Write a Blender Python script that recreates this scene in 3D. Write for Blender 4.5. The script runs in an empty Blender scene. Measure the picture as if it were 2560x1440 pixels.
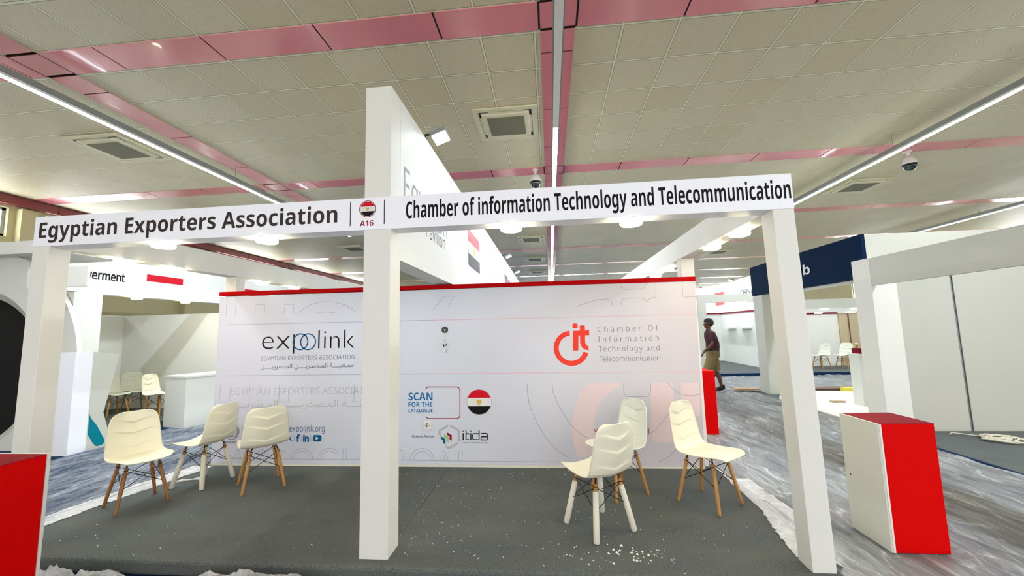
import bpy, math, random
import numpy as np
from mathutils import Matrix, Vector, noise

SC = bpy.context.scene
COL = SC.collection
PI = math.pi

# ------------------------------------------------------------------ camera
CAM = np.array((2.8456, -2.7339, 1.53)); FPX = 979.5361
def cam_axes(yaw, pitch, roll):
    cy, sy = math.cos(yaw), math.sin(yaw); cp, sp = math.cos(pitch), math.sin(pitch); cr, sr = math.cos(roll), math.sin(roll)
    f = np.array((sy*cp, cy*cp, sp)); r = np.array((cy, -sy, 0.0)); u = np.cross(r, f)
    return cr*r + sr*u, -sr*r + cr*u, f
RX, UX, DX = cam_axes(-.0933, .1063, -.0251)
cd = bpy.data.cameras.new('camera'); cd.sensor_width = 36; cd.lens = FPX*36/2560; cd.clip_end = 200; cd.clip_start = .05
cam = bpy.data.objects.new('camera', cd); COL.objects.link(cam)
cam.matrix_world = Matrix(((RX[0], UX[0], -DX[0], CAM[0]), (RX[1], UX[1], -DX[1], CAM[1]), (RX[2], UX[2], -DX[2], CAM[2]), (0, 0, 0, 1)))
SC.camera = cam

# ------------------------------------------------------------------ light and exposure
W = bpy.data.worlds.new('hall_daylight'); SC.world = W; W.use_nodes = True
W.node_tree.nodes['Background'].inputs[0].default_value = (1.0, 1.0, 1.0, 1)
W.node_tree.nodes['Background'].inputs[1].default_value = 1.25
SC.view_settings.view_transform = 'Standard'; SC.view_settings.look = 'None'
SC.view_settings.gamma = 1; SC.view_settings.use_curve_mapping = False
SC.view_settings.exposure = 0.98
TUBE_POWER, LAMP_POWER, FLOOD_POWER = 85.0, 34.0, 11.0

# ------------------------------------------------------------------ helpers
def ray(u, v): return DX + RX*(u - 1280)/FPX - UX*(v - 720)/FPX
def onY(u, v, y): d = ray(u, v); return CAM + d*(y - CAM[1])/d[1]      # measured point of a plane y = const
def onX(u, v, x): d = ray(u, v); return CAM + d*(x - CAM[0])/d[0]
def onZ(u, v, z): d = ray(u, v); return CAM + d*(z - CAM[2])/d[2]

def lin(c):
    return tuple(((x/255)/12.92 if x/255 <= .04045 else ((x/255 + .055)/1.055)**2.4) for x in c) + (1,)

MATS = {}
def mat(name, rgb, rough=.5, metal=0, var=.04, scale=12, bump=0, bscale=40, coat=0, emit=0, stretch=(1, 1, 1), spec=.5):
    """principled material whose colour drifts a little with a noise texture"""
    m = bpy.data.materials.new(name); m.use_nodes = True; MATS[name] = m
    nt = m.node_tree; N, L = nt.nodes, nt.links; b = N['Principled BSDF']
    b.inputs['Roughness'].default_value = rough; b.inputs['Metallic'].default_value = metal
    b.inputs['Coat Weight'].default_value = coat; b.inputs['Specular IOR Level'].default_value = spec
    c = lin(rgb)
    if emit:
        b.inputs['Base Color'].default_value = c
        b.inputs['Emission Color'].default_value = c; b.inputs['Emission Strength'].default_value = emit
        return m
    tc = N.new('ShaderNodeTexCoord'); mp = N.new('ShaderNodeMapping'); mp.inputs['Scale'].default_value = stretch
    L.new(tc.outputs['Object'], mp.inputs['Vector'])
    nz = N.new('ShaderNodeTexNoise'); nz.inputs['Scale'].default_value = scale; nz.inputs['Detail'].default_value = 4
    L.new(mp.outputs['Vector'], nz.inputs['Vector'])
    mx = N.new('ShaderNodeMix'); mx.data_type = 'RGBA'
    mx.inputs[6].default_value = tuple(x*(1 - var) for x in c[:3]) + (1,); mx.inputs[7].default_value = tuple(min(1, x*(1 + var)) for x in c[:3]) + (1,)
    L.new(nz.outputs['Fac'], mx.inputs[0]); L.new(mx.outputs[2], b.inputs['Base Color'])
    if bump:
        n2 = N.new('ShaderNodeTexNoise'); n2.inputs['Scale'].default_value = bscale; n2.inputs['Detail'].default_value = 5
        L.new(mp.outputs['Vector'], n2.inputs['Vector'])
        bp = N.new('ShaderNodeBump'); bp.inputs['Strength'].default_value = bump; bp.inputs['Distance'].default_value = .01
        L.new(n2.outputs['Fac'], bp.inputs['Height']); L.new(bp.outputs['Normal'], b.inputs['Normal'])
    return m

class MB:
    """collects shapes in world coordinates"""
    def __init__(s): s.v = []; s.f = []; s.mi = []; s.cur = 0; s.uv = {}
    def add(s, vs, fs):
        o = len(s.v); s.v += [tuple(map(float, v)) for v in vs]
        for f in fs: s.f.append(tuple(i + o for i in f)); s.mi.append(s.cur)
        return s
    def box(s, x0, x1, y0, y1, z0, z1):
        return s.hexa([(x0, y0, z0), (x1, y0, z0), (x1, y1, z0), (x0, y1, z0), (x0, y0, z1), (x1, y0, z1), (x1, y1, z1), (x0, y1, z1)])
    def hexa(s, p): return s.add(p, [(3, 2, 1, 0), (4, 5, 6, 7), (0, 1, 5, 4), (1, 2, 6, 5), (2, 3, 7, 6), (3, 0, 4, 7)])
    def quad(s, a, b, c, d): return s.add((a, b, c, d), [(0, 1, 2, 3)])
    def poly(s, pts): return s.add(pts, [tuple(range(len(pts)))])
    def prism(s, pts, d):
        """polygon pushed along vector d"""
        n = len(pts); q = [tuple(np.array(p, float) + np.array(d, float)) for p in pts]
        fs = [tuple(range(n))[::-1], tuple(range(n, 2*n))] + [(i, (i + 1) % n, (i + 1) % n + n, i + n) for i in range(n)]
        return s.add(list(pts) + q, fs)
    def tube(s, a, b, r0, r1=None, n=12, cap=True):
        return s.path([a, b], [r0, r0 if r1 is None else r1], n, cap)
    def path(s, pts, rs, n=8, cap=True):
        pts = [np.array(p, float) for p in pts]; k = len(pts)
        if not hasattr(rs, '__len__'): rs = [rs]*k
        vs = []; fs = []; prev = None
        for i, p in enumerate(pts):
            t = pts[min(i + 1, k - 1)] - pts[max(i - 1, 0)]; t /= (np.linalg.norm(t) + 1e-12)
            ref = prev if prev is not None else (np.array((0, 0, 1.)) if abs(t[2]) < .9 else np.array((1., 0, 0)))
            a = ref - t*(ref@t); a /= (np.linalg.norm(a) + 1e-12); b = np.cross(t, a); prev = a
            vs += [p + rs[i]*(a*math.cos(2*PI*j/n) + b*math.sin(2*PI*j/n)) for j in range(n)]
        for i in range(k - 1):
            for j in range(n): fs.append((i*n + j, i*n + (j + 1) % n, (i + 1)*n + (j + 1) % n, (i + 1)*n + j))
        if cap: fs += [tuple(range(n))[::-1], tuple(range((k - 1)*n, k*n))]
        return s.add(vs, fs)
    def lathe(s, c, prof, n=24, axis='z'):
        """prof: (radius, height) pairs from one end to the other"""
        vs = []; fs = []; k = len(prof)
        for r, h in prof:
            for j in range(n):
                a = 2*PI*j/n; x, y = r*math.cos(a), r*math.sin(a)
                vs.append({'z': (c[0] + x, c[1] + y, c[2] + h), 'y': (c[0] + x, c[1] + h, c[2] + y), 'x': (c[0] + h, c[1] + x, c[2] + y)}[axis])
        for i in range(k - 1):
            for j in range(n): fs.append((i*n + j, i*n + (j + 1) % n, (i + 1)*n + (j + 1) % n, (i + 1)*n + j))
        fs += [tuple(range(n))[::-1], tuple(range((k - 1)*n, k*n))]
        return s.add(vs, fs)
    def mesh(s, name, org, mats, smooth=False):
        me = bpy.data.meshes.new(name)
        me.from_pydata([(v[0] - org[0], v[1] - org[1], v[2] - org[2]) for v in s.v], [], s.f)
        for m in mats: me.materials.append(MATS[m] if isinstance(m, str) else m)
        for p, i in zip(me.polygons, s.mi): p.material_index = i; p.use_smooth = smooth
        me.update(); return me

ORG = {}
def tag(o, label=None, cat=None, group=None, kind=None):
    for k, v in (('label', label), ('category', cat), ('group', group), ('kind', kind)):
        if v: o[k] = v
    return o
def thing(name, label, cat, loc, group=None):
    o = bpy.data.objects.new(name, None); COL.objects.link(o); o.location = loc; o.empty_display_size = .1
    ORG[o] = tuple(map(float, loc)); return tag(o, label, cat, group)
def part(name, mb, m, parent=None, smooth=False, label=None, bevel=0, kind=None):
    org = ORG[parent] if parent else (0, 0, 0)
    mats = m if isinstance(m, (list, tuple)) else [m]
    o = bpy.data.objects.new(name, mb.mesh(name, org, mats, smooth)); COL.objects.link(o)
    if parent: o.parent = parent
    ORG[o] = org
    if bevel:
        md = o.modifiers.new('bevel', 'BEVEL'); md.width = bevel; md.segments = 2; md.limit_method = 'ANGLE'
    if label: o['label'] = label
    if kind: o['kind'] = kind
    return o
def solo(name, mb, m, label, cat, group=None, smooth=False, bevel=0, kind=None):
    """a thing that is one mesh, with its origin at its base"""
    v = np.array(mb.v); org = (v[:, 0].mean(), v[:, 1].mean(), v[:, 2].min())
    mats = m if isinstance(m, (list, tuple)) else [m]
    o = bpy.data.objects.new(name, mb.mesh(name, org, mats, smooth)); COL.objects.link(o); o.location = org; ORG[o] = org
    if bevel:
        md = o.modifiers.new('bevel', 'BEVEL'); md.width = bevel; md.segments = 2; md.limit_method = 'ANGLE'
    return tag(o, label, cat, group, kind)
def struct(name, mb, m, smooth=False):
    o = part(name, mb, m, smooth=smooth); o['kind'] = 'structure'; return o
def copy_tree(o, parent=None):
    c = o.copy(); COL.objects.link(c)
    if parent: c.parent = parent
    for ch in list(o.children): copy_tree(ch, c)
    return c

def base(o):
    c = (0, 0, 0)
    return c

# ---- flat print: text and shapes laid on a plane
def plane_map(pl, off):
    ax, val = pl
    if ax == 'y': return lambda a, b, h: (a, val - off - h, b)          # seen from -y
    if ax == 'x+': return lambda a, b, h: (val + off + h, a, b)         # seen from +x, reads towards +y
    if ax == 'x-': return lambda a, b, h: (val - off - h, a, b)         # seen from -x, reads towards -y
def text_mb(mb, s, pl, a0, a1, z0, zc, bold=0., off=.001, thick=.0006, space=1.0, shear=0):
    """string s with its left edge at a0, right edge at a1, baseline z0, capital height up to zc"""
    def curve_mesh(t):
        c = bpy.data.curves.new('t', 'FONT'); c.body = t; c.offset = bold; c.space_character = space; c.resolution_u = 4
        o = bpy.data.objects.new('t', c); COL.objects.link(o)
        dg = bpy.context.evaluated_depsgraph_get(); dg.update()
        m = bpy.data.meshes.new_from_object(o.evaluated_get(dg))
        bpy.data.objects.remove(o); bpy.data.curves.remove(c); return m
    m = curve_mesh(s); xs = [v.co.x for v in m.vertices]; x0, x1 = min(xs), max(xs)
    k = (a1 - a0)/(x1 - x0); kz = (zc - z0)/.69
    f = plane_map(pl, off)
    mb.add([f(a0 + (v.co.x - x0)*k, z0 + v.co.y*kz, 0) for v in m.vertices], [tuple(p.vertices) for p in m.polygons])
    bpy.data.meshes.remove(m)
    return mb
def sans(s, bold):
    """plain or bold grotesque letters (the mathematical sans-serif alphabets)"""
    up, lo, dg = (0x1D5D4, 0x1D5EE, 0x1D7EC) if bold else (0x1D5A0, 0x1D5BA, 0x1D7E2)
    return ''.join(chr(up + ord(c) - 65) if 'A' <= c <= 'Z' else chr(lo + ord(c) - 97) if 'a' <= c <= 'z' else chr(dg + ord(c) - 48) if '0' <= c <= '9' else c for c in s)
def ribbon(mb, pts, w, pl, off=.001, closed=False):
    """thin printed line through 2-D points of a plane"""
    f = plane_map(pl, off); P = [np.array(p, float) for p in pts]; n = len(P); L, R = [], []
    for i in range(n):
        if closed: a, b = P[i - 1], P[(i + 1) % n]
        else: a, b = P[max(i - 1, 0)], P[min(i + 1, n - 1)]
        t = b - a; t = t/(np.linalg.norm(t) + 1e-12); q = np.array((-t[1], t[0]))*w/2
        L.append(P[i] + q); R.append(P[i] - q)
    vs = [f(p[0], p[1], 0) for p in L + R]
    fs = [(i, i + n, (i + 1) % n + n, (i + 1) % n) for i in range(n if closed else n - 1)]
    return mb.add(vs, fs)
def flat(mb, pts, pl, off=.001):
    f = plane_map(pl, off); return mb.poly([f(p[0], p[1], 0) for p in pts])
def arc2(c, r, a0, a1, n=24, ry=None):
    ry = r if ry is None else ry
    return [(c[0] + r*math.cos(math.radians(a0 + (a1 - a0)*i/n)), c[1] + ry*math.sin(math.radians(a0 + (a1 - a0)*i/n))) for i in range(n + 1)]
def band(mb, c, r0, r1, a0, a1, pl, off=.001, n=40):
    o = arc2(c, r1, a0, a1, n); i = arc2(c, r0, a0, a1, n); f = plane_map(pl, off)
    vs = [f(p[0], p[1], 0) for p in o + i]; k = n + 1
    return mb.add(vs, [(j, j + 1, j + 1 + k, j + k) for j in range(n)])

# ------------------------------------------------------------------ materials
mat('white_paint', (228, 228, 220), .55, var=.02, scale=3, bump=.05, bscale=60)
mat('white_panel', (224, 226, 219), .5, var=.02, scale=2)
mat('warm_paint', (226, 224, 210), .6, var=.03, scale=2)
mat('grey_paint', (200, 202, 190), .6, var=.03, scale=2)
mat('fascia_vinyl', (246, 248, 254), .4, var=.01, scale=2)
mat('red_gloss', (212, 0, 0), .6, var=.05, scale=5, spec=.06)
mat('darkened_top_red', (140, 24, 34), .75, var=.12, scale=9, spec=.06)  # counter tops: dimmer light put into the colour, darker than the sides
mat('booth_panel', (190, 190, 178), .6, var=.03, scale=2)
mat('red_trim', (178, 0, 6), .6, var=.04, scale=5, spec=.06)
mat('dark_red', (120, 12, 34), .5, var=.04, spec=.1)
mat('black_ink', (22, 20, 22), .45, var=.1, spec=.1)
mat('brown_ink', (58, 48, 46), .35, var=.25, scale=3, spec=.1)
mat('thin_grey_ink', (150, 152, 158), .5, spec=.1)
mat('pale_grey_ink', (172, 172, 180), .5, spec=.1)
mat('grey_ink', (95, 97, 102), .5, spec=.1)
mat('violet_line', (176, 176, 208), .5, spec=.1)
mat('pink_line', (224, 186, 194), .5, spec=.1)
mat('pale_pink', (226, 206, 208), .5, var=.02, spec=.1)
mat('pale_tint', (204, 210, 214), .5, var=.02)
mat('blue_ink', (20, 88, 142), .45, spec=.1)
mat('scan_blue', (24, 110, 166), .45, spec=.1)
mat('maroon_ink', (150, 28, 52), .45, spec=.1)
mat('coral_ink', (238, 66, 48), .4, spec=.1)
mat('flag_red', (206, 20, 38), .45, spec=.1)
mat('flag_white', (226, 226, 224), .45, spec=.1)
mat('flag_black', (20, 20, 22), .45, spec=.1)
mat('flag_gold', (212, 178, 84), .5)
mat('lime_ink', (160, 196, 112), .5, spec=.1)
mat('silver_ink', (182, 182, 186), .5)
mat('teal_ink', (0, 124, 142), .4, spec=.1)
mat('navy_sign', (0, 30, 60), .7, var=.05, spec=.08)
mat('chair_plastic', (233, 229, 205), .38, var=.03, scale=6)
mat('chair_plastic_white', (226, 230, 216), .38, var=.03, scale=6)
mat('metal_black', (22, 22, 24), .4, metal=.3)
mat('metal_grey', (150, 154, 152), .4, metal=.4)
mat('plastic_white', (228, 228, 222), .4)
mat('dark_plastic', (16, 16, 18), .35)
mat('smoked_dome', (28, 40, 44), .08, coat=.6)
mat('cream_plastic', (222, 216, 182), .45)
mat('vent_mesh', (118, 116, 92), .7, var=.1, scale=200)
mat('wrap_foam', (222, 217, 198), .6, var=.05, bump=.3, bscale=30)
mat('skin', (98, 58, 39), .5)
mat('hair', (16, 13, 12), .8, bump=.4, bscale=200)
mat('maroon_shirt', (62, 18, 32), .8, var=.15, scale=8, bump=.5, bscale=14)
mat('khaki', (124, 108, 70), .85, var=.15, scale=9, bump=.5, bscale=16)
mat('cardboard', (176, 152, 118), .8, var=.1)
mat('dark_wood', (96, 66, 52), .6, var=.2)
mat('beige_wall', (190, 182, 142), .8, var=.06, scale=3)
mat('beige_board', (188, 172, 140), .7, var=.06, scale=1.5)
mat('paper', (226, 224, 214), .7)
mat('yellow', (222, 210, 70), .6)
mat('black_cloth', (10, 10, 11), .95)
mat('screed', (224, 220, 205), .8, var=.06, scale=5)
mat('rope', (206, 200, 180), .9, bump=.4)
mat('glass_day', (246, 250, 255), .3, emit=6)
mat('tube_glow', (238, 246, 255), .3, emit=TUBE_POWER)
mat('lamp_glow', (255, 240, 200), .3, emit=LAMP_POWER)
mat('flood_glow_strong', (245, 255, 250), .3, emit=FLOOD_POWER*1.6)
mat('flood_glow_dim', (245, 255, 250), .3, emit=FLOOD_POWER*.5)
mat('lamp_glow_dim', (255, 250, 240), .3, emit=LAMP_POWER*.3)
mat('flood_glow', (245, 255, 250), .3, emit=FLOOD_POWER)

def wood(name, a, b_):
    m = mat(name, a, .5, var=.05); nt = m.node_tree; N, L = nt.nodes, nt.links; b = N['Principled BSDF']
    tc = N.new('ShaderNodeTexCoord'); mp = N.new('ShaderNodeMapping'); mp.inputs['Scale'].default_value = (30, 30, 2.2)
    nz = N.new('ShaderNodeTexNoise'); nz.inputs['Scale'].default_value = 2.2; nz.inputs['Detail'].default_value = 6; nz.inputs['Distortion'].default_value = .6
    mx = N.new('ShaderNodeMix'); mx.data_type = 'RGBA'; mx.inputs[6].default_value = lin(a); mx.inputs[7].default_value = lin(b_)
    L.new(tc.outputs['Object'], mp.inputs[0]); L.new(mp.outputs[0], nz.inputs['Vector']); L.new(nz.outputs['Fac'], mx.inputs[0]); L.new(mx.outputs[2], b.inputs['Base Color'])
wood('leg_wood', (196, 148, 74), (158, 104, 46)); wood('leg_wood_dark', (176, 122, 66), (132, 84, 44))

def carpet(name, a, b_, fleck):
    m = bpy.data.materials.new(name); m.use_nodes = True; MATS[name] = m; nt = m.node_tree; N, L = nt.nodes, nt.links; b = N['Principled BSDF']
    b.inputs['Roughness'].default_value = .95; b.inputs['Specular IOR Level'].default_value = .15
    tc = N.new('ShaderNodeTexCoord')
    n1 = N.new('ShaderNodeTexNoise'); n1.inputs['Scale'].default_value = 130; n1.inputs['Detail'].default_value = 4
    n2 = N.new('ShaderNodeTexNoise'); n2.inputs['Scale'].default_value = 2.2; n2.inputs['Detail'].default_value = 5; n2.inputs['Roughness'].default_value = .6
    mp = N.new('ShaderNodeMapping'); mp.inputs['Scale'].default_value = (.7, 1.6, 1)
    L.new(tc.outputs['Object'], n1.inputs['Vector']); L.new(tc.outputs['Object'], mp.inputs[0]); L.new(mp.outputs[0], n2.inputs['Vector'])
    r1 = N.new('ShaderNodeValToRGB'); r1.color_ramp.elements[0].position = .32; r1.color_ramp.elements[1].position = .7
    r1.color_ramp.elements[0].color = lin(a); r1.color_ramp.elements[1].color = lin(b_)
    L.new(n1.outputs['Fac'], r1.inputs[0])
    mr = N.new('ShaderNodeMapRange'); mr.inputs[1].default_value = .3; mr.inputs[2].default_value = .75; mr.inputs[3].default_value = 0; mr.inputs[4].default_value = .75
    L.new(n2.outputs['Fac'], mr.inputs[0])
    mx = N.new('ShaderNodeMix'); mx.data_type = 'RGBA'; mx.inputs[7].default_value = lin(fleck)
    L.new(mr.outputs[0], mx.inputs[0]); L.new(r1.outputs[0], mx.inputs[6]); L.new(mx.outputs[2], b.inputs['Base Color'])
    bp = N.new('ShaderNodeBump'); bp.inputs['Strength'].default_value = .5; bp.inputs['Distance'].default_value = .004
    L.new(n1.outputs['Fac'], bp.inputs['Height']); L.new(bp.outputs[0], b.inputs['Normal'])
carpet('grey_carpet', (58, 63, 64), (112, 117, 116), (104, 108, 100))
carpet('grey_carpet_dark', (58, 64, 64), (112, 118, 116), (96, 100, 96))
carpet('navy_carpet', (8, 30, 58), (22, 58, 98), (14, 44, 80))

carpet('aisle_carpet', (66, 78, 92), (104, 114, 122), (120, 118, 108))

def film_mat(name, lo, hi, sx, sy, rgb=(225, 226, 226)):
    """clear film: streaks of milky folds between clear stretches"""
    m = bpy.data.materials.new(name); m.use_nodes = True; MATS[name] = m; nt = m.node_tree; N, L = nt.nodes, nt.links; b = N['Principled BSDF']
    b.inputs['Base Color'].default_value = lin(rgb); b.inputs['Roughness'].default_value = .22; b.inputs['Specular IOR Level'].default_value = .6
    tc = N.new('ShaderNodeTexCoord'); mp = N.new('ShaderNodeMapping'); mp.inputs['Scale'].default_value = (sx, sy, 1)
    L.new(tc.outputs['Object'], mp.inputs[0])
    n1 = N.new('ShaderNodeTexNoise'); n1.inputs['Scale'].default_value = 3.0; n1.inputs['Detail'].default_value = 9; n1.inputs['Roughness'].default_value = .62; n1.inputs['Distortion'].default_value = 1.1
    n2 = N.new('ShaderNodeTexNoise'); n2.inputs['Scale'].default_value = 1.1; n2.inputs['Detail'].default_value = 2
    L.new(mp.outputs[0], n1.inputs['Vector']); L.new(tc.outputs['Object'], n2.inputs['Vector'])
    ad = N.new('ShaderNodeMath'); ad.operation = 'ADD'; sc = N.new('ShaderNodeMath'); sc.operation = 'MULTIPLY'; sc.inputs[1].default_value = .45
    L.new(n2.outputs['Fac'], sc.inputs[0]); L.new(n1.outputs['Fac'], ad.inputs[0]); L.new(sc.outputs[0], ad.inputs[1])
    mr = N.new('ShaderNodeMapRange'); mr.inputs[1].default_value = .56; mr.inputs[2].default_value = .92; mr.inputs[3].default_value = lo; mr.inputs[4].default_value = hi
    L.new(ad.outputs[0], mr.inputs[0])
    m2 = N.new('ShaderNodeMapping'); m2.inputs['Scale'].default_value = (sx*1.5, sy*1.3, 1); L.new(tc.outputs['Object'], m2.inputs[0])
    wr_ = N.new('ShaderNodeMix'); wr_.data_type = 'VECTOR'; wr_.inputs[0].default_value = .22
    n3 = N.new('ShaderNodeTexNoise'); n3.inputs['Scale'].default_value = 1.6; n3.inputs['Detail'].default_value = 3; L.new(m2.outputs[0], n3.inputs['Vector'])
    L.new(m2.outputs[0], wr_.inputs[4]); L.new(n3.outputs['Color'], wr_.inputs[5])
    vo = N.new('ShaderNodeTexVoronoi'); vo.feature = 'DISTANCE_TO_EDGE'; vo.inputs['Scale'].default_value = 2.2; L.new(wr_.outputs[1], vo.inputs['Vector'])
    v2 = N.new('ShaderNodeMapRange'); v2.inputs[1].default_value = 0; v2.inputs[2].default_value = .045; v2.inputs[3].default_value = .34; v2.inputs[4].default_value = 0; L.new(vo.outputs['Distance'], v2.inputs[0])
    gm = N.new('ShaderNodeMath'); gm.operation = 'MULTIPLY'; L.new(v2.outputs[0], gm.inputs[0]); L.new(n2.outputs['Fac'], gm.inputs[1])
    a2 = N.new('ShaderNodeMath'); a2.operation = 'ADD'; a2.use_clamp = True; L.new(mr.outputs[0], a2.inputs[0]); L.new(gm.outputs[0], a2.inputs[1]); L.new(a2.outputs[0], b.inputs['Alpha'])
    fcol = N.new('ShaderNodeMix'); fcol.data_type = 'RGBA'; fcol.inputs[6].default_value = lin(rgb); fcol.inputs[7].default_value = lin((236, 237, 236)); L.new(v2.outputs[0], fcol.inputs[0]); L.new(fcol.outputs[2], b.inputs['Base Color'])
    bp = N.new('ShaderNodeBump'); bp.inputs['Strength'].default_value = .7; bp.inputs['Distance'].default_value = .03
    L.new(n1.outputs['Fac'], bp.inputs['Height']); L.new(bp.outputs[0], b.inputs['Normal'])
film_mat('film_left', .12, .72, 3.4, .9, (172, 182, 194))
film_mat('film_right', .22, .80, 3.2, .7, (176, 180, 180))
film_mat('film_crumpled', .35, .75, 3, 3)
film_mat('film_edge', .72, .95, 3, 3)

def ceiling_mat():
    m = bpy.data.materials.new('ceiling_tiles'); m.use_nodes = True; MATS['ceiling_tiles'] = m; nt = m.node_tree; N, L = nt.nodes, nt.links; b = N['Principled BSDF']
    b.inputs['Roughness'].default_value = .55
    uv = N.new('ShaderNodeUVMap'); uv.uv_map = 'tiles'
    fr = N.new('ShaderNodeVectorMath'); fr.operation = 'FRACTION'; fl = N.new('ShaderNodeVectorMath'); fl.operation = 'FLOOR'
    L.new(uv.outputs[0], fr.inputs[0]); L.new(uv.outputs[0], fl.inputs[0])
    sp = N.new('ShaderNodeSeparateXYZ'); L.new(fr.outputs[0], sp.inputs[0])
    def math_(op, a, bb):
        n = N.new('ShaderNodeMath'); n.operation = op
        for i, x in enumerate((a, bb)):
            if isinstance(x, (int, float)): n.inputs[i].default_value = x
            elif x is not None: L.new(x, n.inputs[i])
        return n.outputs[0]
    dx = math_('ABSOLUTE', math_('SUBTRACT', sp.outputs[0], .5), None); dy = math_('ABSOLUTE', math_('SUBTRACT', sp.outputs[1], .5), None)
    dm = math_('MAXIMUM', dx, dy)
    bar = math_('GREATER_THAN', dm, .481); edge = math_('MULTIPLY', math_('GREATER_THAN', dm, .470), math_('LESS_THAN', dm, .481))
    wn = N.new('ShaderNodeTexWhiteNoise'); L.new(fl.outputs[0], wn.inputs[0])
    vo = N.new('ShaderNodeTexVoronoi'); vo.inputs['Scale'].default_value = 20; vo.feature = 'DISTANCE_TO_EDGE'; L.new(uv.outputs[0], vo.inputs['Vector'])
    vr = N.new('ShaderNodeMapRange'); vr.inputs[1].default_value = 0; vr.inputs[2].default_value = .09; L.new(vo.outputs['Distance'], vr.inputs[0])
    c1 = N.new('ShaderNodeMix'); c1.data_type = 'RGBA'; c1.inputs[6].default_value = lin((216, 204, 168)); c1.inputs[7].default_value = lin((222, 212, 178)); L.new(wn.outputs['Value'], c1.inputs[0])
    c2 = N.new('ShaderNodeMix'); c2.data_type = 'RGBA'; c2.blend_type = 'MULTIPLY'; c2.inputs[0].default_value = .12; L.new(c1.outputs[2], c2.inputs[6])
    L.new(vr.outputs[0], c2.inputs[7])
    c3 = N.new('ShaderNodeMix'); c3.data_type = 'RGBA'; c3.inputs[7].default_value = lin((240, 234, 204)); L.new(bar, c3.inputs[0]); L.new(c2.outputs[2], c3.inputs[6])
    c4 = N.new('ShaderNodeMix'); c4.data_type = 'RGBA'; c4.inputs[7].default_value = lin((140, 135, 108)); L.new(edge, c4.inputs[0]); L.new(c3.outputs[2], c4.inputs[6])
    L.new(c4.outputs[2], b.inputs['Base Color'])
    bp = N.new('ShaderNodeBump'); bp.inputs['Strength'].default_value = .25; bp.inputs['Distance'].default_value = .006
    L.new(vr.outputs[0], bp.inputs['Height']); L.new(bp.outputs[0], b.inputs['Normal'])
ceiling_mat()

def pink_mat():
    m = mat('pink_panel', (236, 146, 150), .18, var=.1, scale=.8, coat=.3); return m
pink_mat()
mat('wall_pink', (136, 62, 60), .4, var=.08, scale=2)
mat('joint_black', (14, 12, 16), .7)

def banner_mat():
    """printed vinyl: pale lavender at one end of the print drifting to a pale rose at the other"""
    m = mat('banner', (210, 212, 220), .42, var=.02); nt = m.node_tree; N, L = nt.nodes, nt.links; b = N['Principled BSDF']
    tc = N.new('ShaderNodeTexCoord'); sp = N.new('ShaderNodeSeparateXYZ'); L.new(tc.outputs['Object'], sp.inputs[0])
    rp = N.new('ShaderNodeValToRGB'); mr = N.new('ShaderNodeMapRange'); mr.inputs[1].default_value = -2.9; mr.inputs[2].default_value = 2.9
    L.new(sp.outputs[0], mr.inputs[0]); L.new(mr.outputs[0], rp.inputs[0])
    e = rp.color_ramp.elements; e[0].color = lin((206, 206, 222)); e[1].color = lin((206, 199, 204))
    k = e.new(.45); k.color = lin((212, 219, 233))
    nz = N.new('ShaderNodeTexNoise'); nz.inputs['Scale'].default_value = 1.1; nz.inputs['Detail'].default_value = 1; L.new(tc.outputs['Object'], nz.inputs['Vector'])
    mx = N.new('ShaderNodeMix'); mx.data_type = 'RGBA'; mx.blend_type = 'MULTIPLY'
    r2 = N.new('ShaderNodeMapRange'); r2.inputs[1].default_value = .4; r2.inputs[2].default_value = .8; r2.inputs[4].default_value = .5; L.new(nz.outputs['Fac'], r2.inputs[0]); L.new(r2.outputs[0], mx.inputs[0])
    mx.inputs[7].default_value = (.86, .87, .9, 1); L.new(rp.outputs[0], mx.inputs[6]); L.new(mx.outputs[2], b.inputs['Base Color'])
banner_mat()

# ================================================================== the setting
ZC = 4.76; ZF = -.1
XS = [-9.0, -2.99, 3.042, 21.2]        # lengthwise strips
SW = .374; Y0 = 1.2156; SP = 4.004                  # crosswise strips: far edge, spacing
YS = [Y0 + SP*k for k in range(-1, 9)]
ceil = MB(); uvs = []
for i in range(len(XS) - 1):
    xa, xb = XS[i] + SW/2, XS[i + 1] - SW/2
    ax = 3.144 if xa > 3 else 2.79
    for k in range(len(YS)):
        ya = YS[k - 1] if k else YS[0] - SP; yb = YS[k] - SW
        ceil.quad((xa, ya, ZC), (xa, yb, ZC), (xb, yb, ZC), (xb, ya, ZC))
        uvs += [((x - ax)/.6, (y - YS[k])/.6 + SW/.6) for x, y in ((xa, ya), (xa, yb), (xb, yb), (xb, ya))]
ceil.box(XS[0] - .6, XS[-1] + .5, YS[0] - SP, YS[-1] + .5, ZC + .06, ZC + .16); uvs += [(.5, .5)]*24
co = struct('ceiling', ceil, 'ceiling_tiles')
ul = co.data.uv_layers.new(name='tiles')
for d, q in zip(ul.data, uvs): d.uv = q

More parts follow.
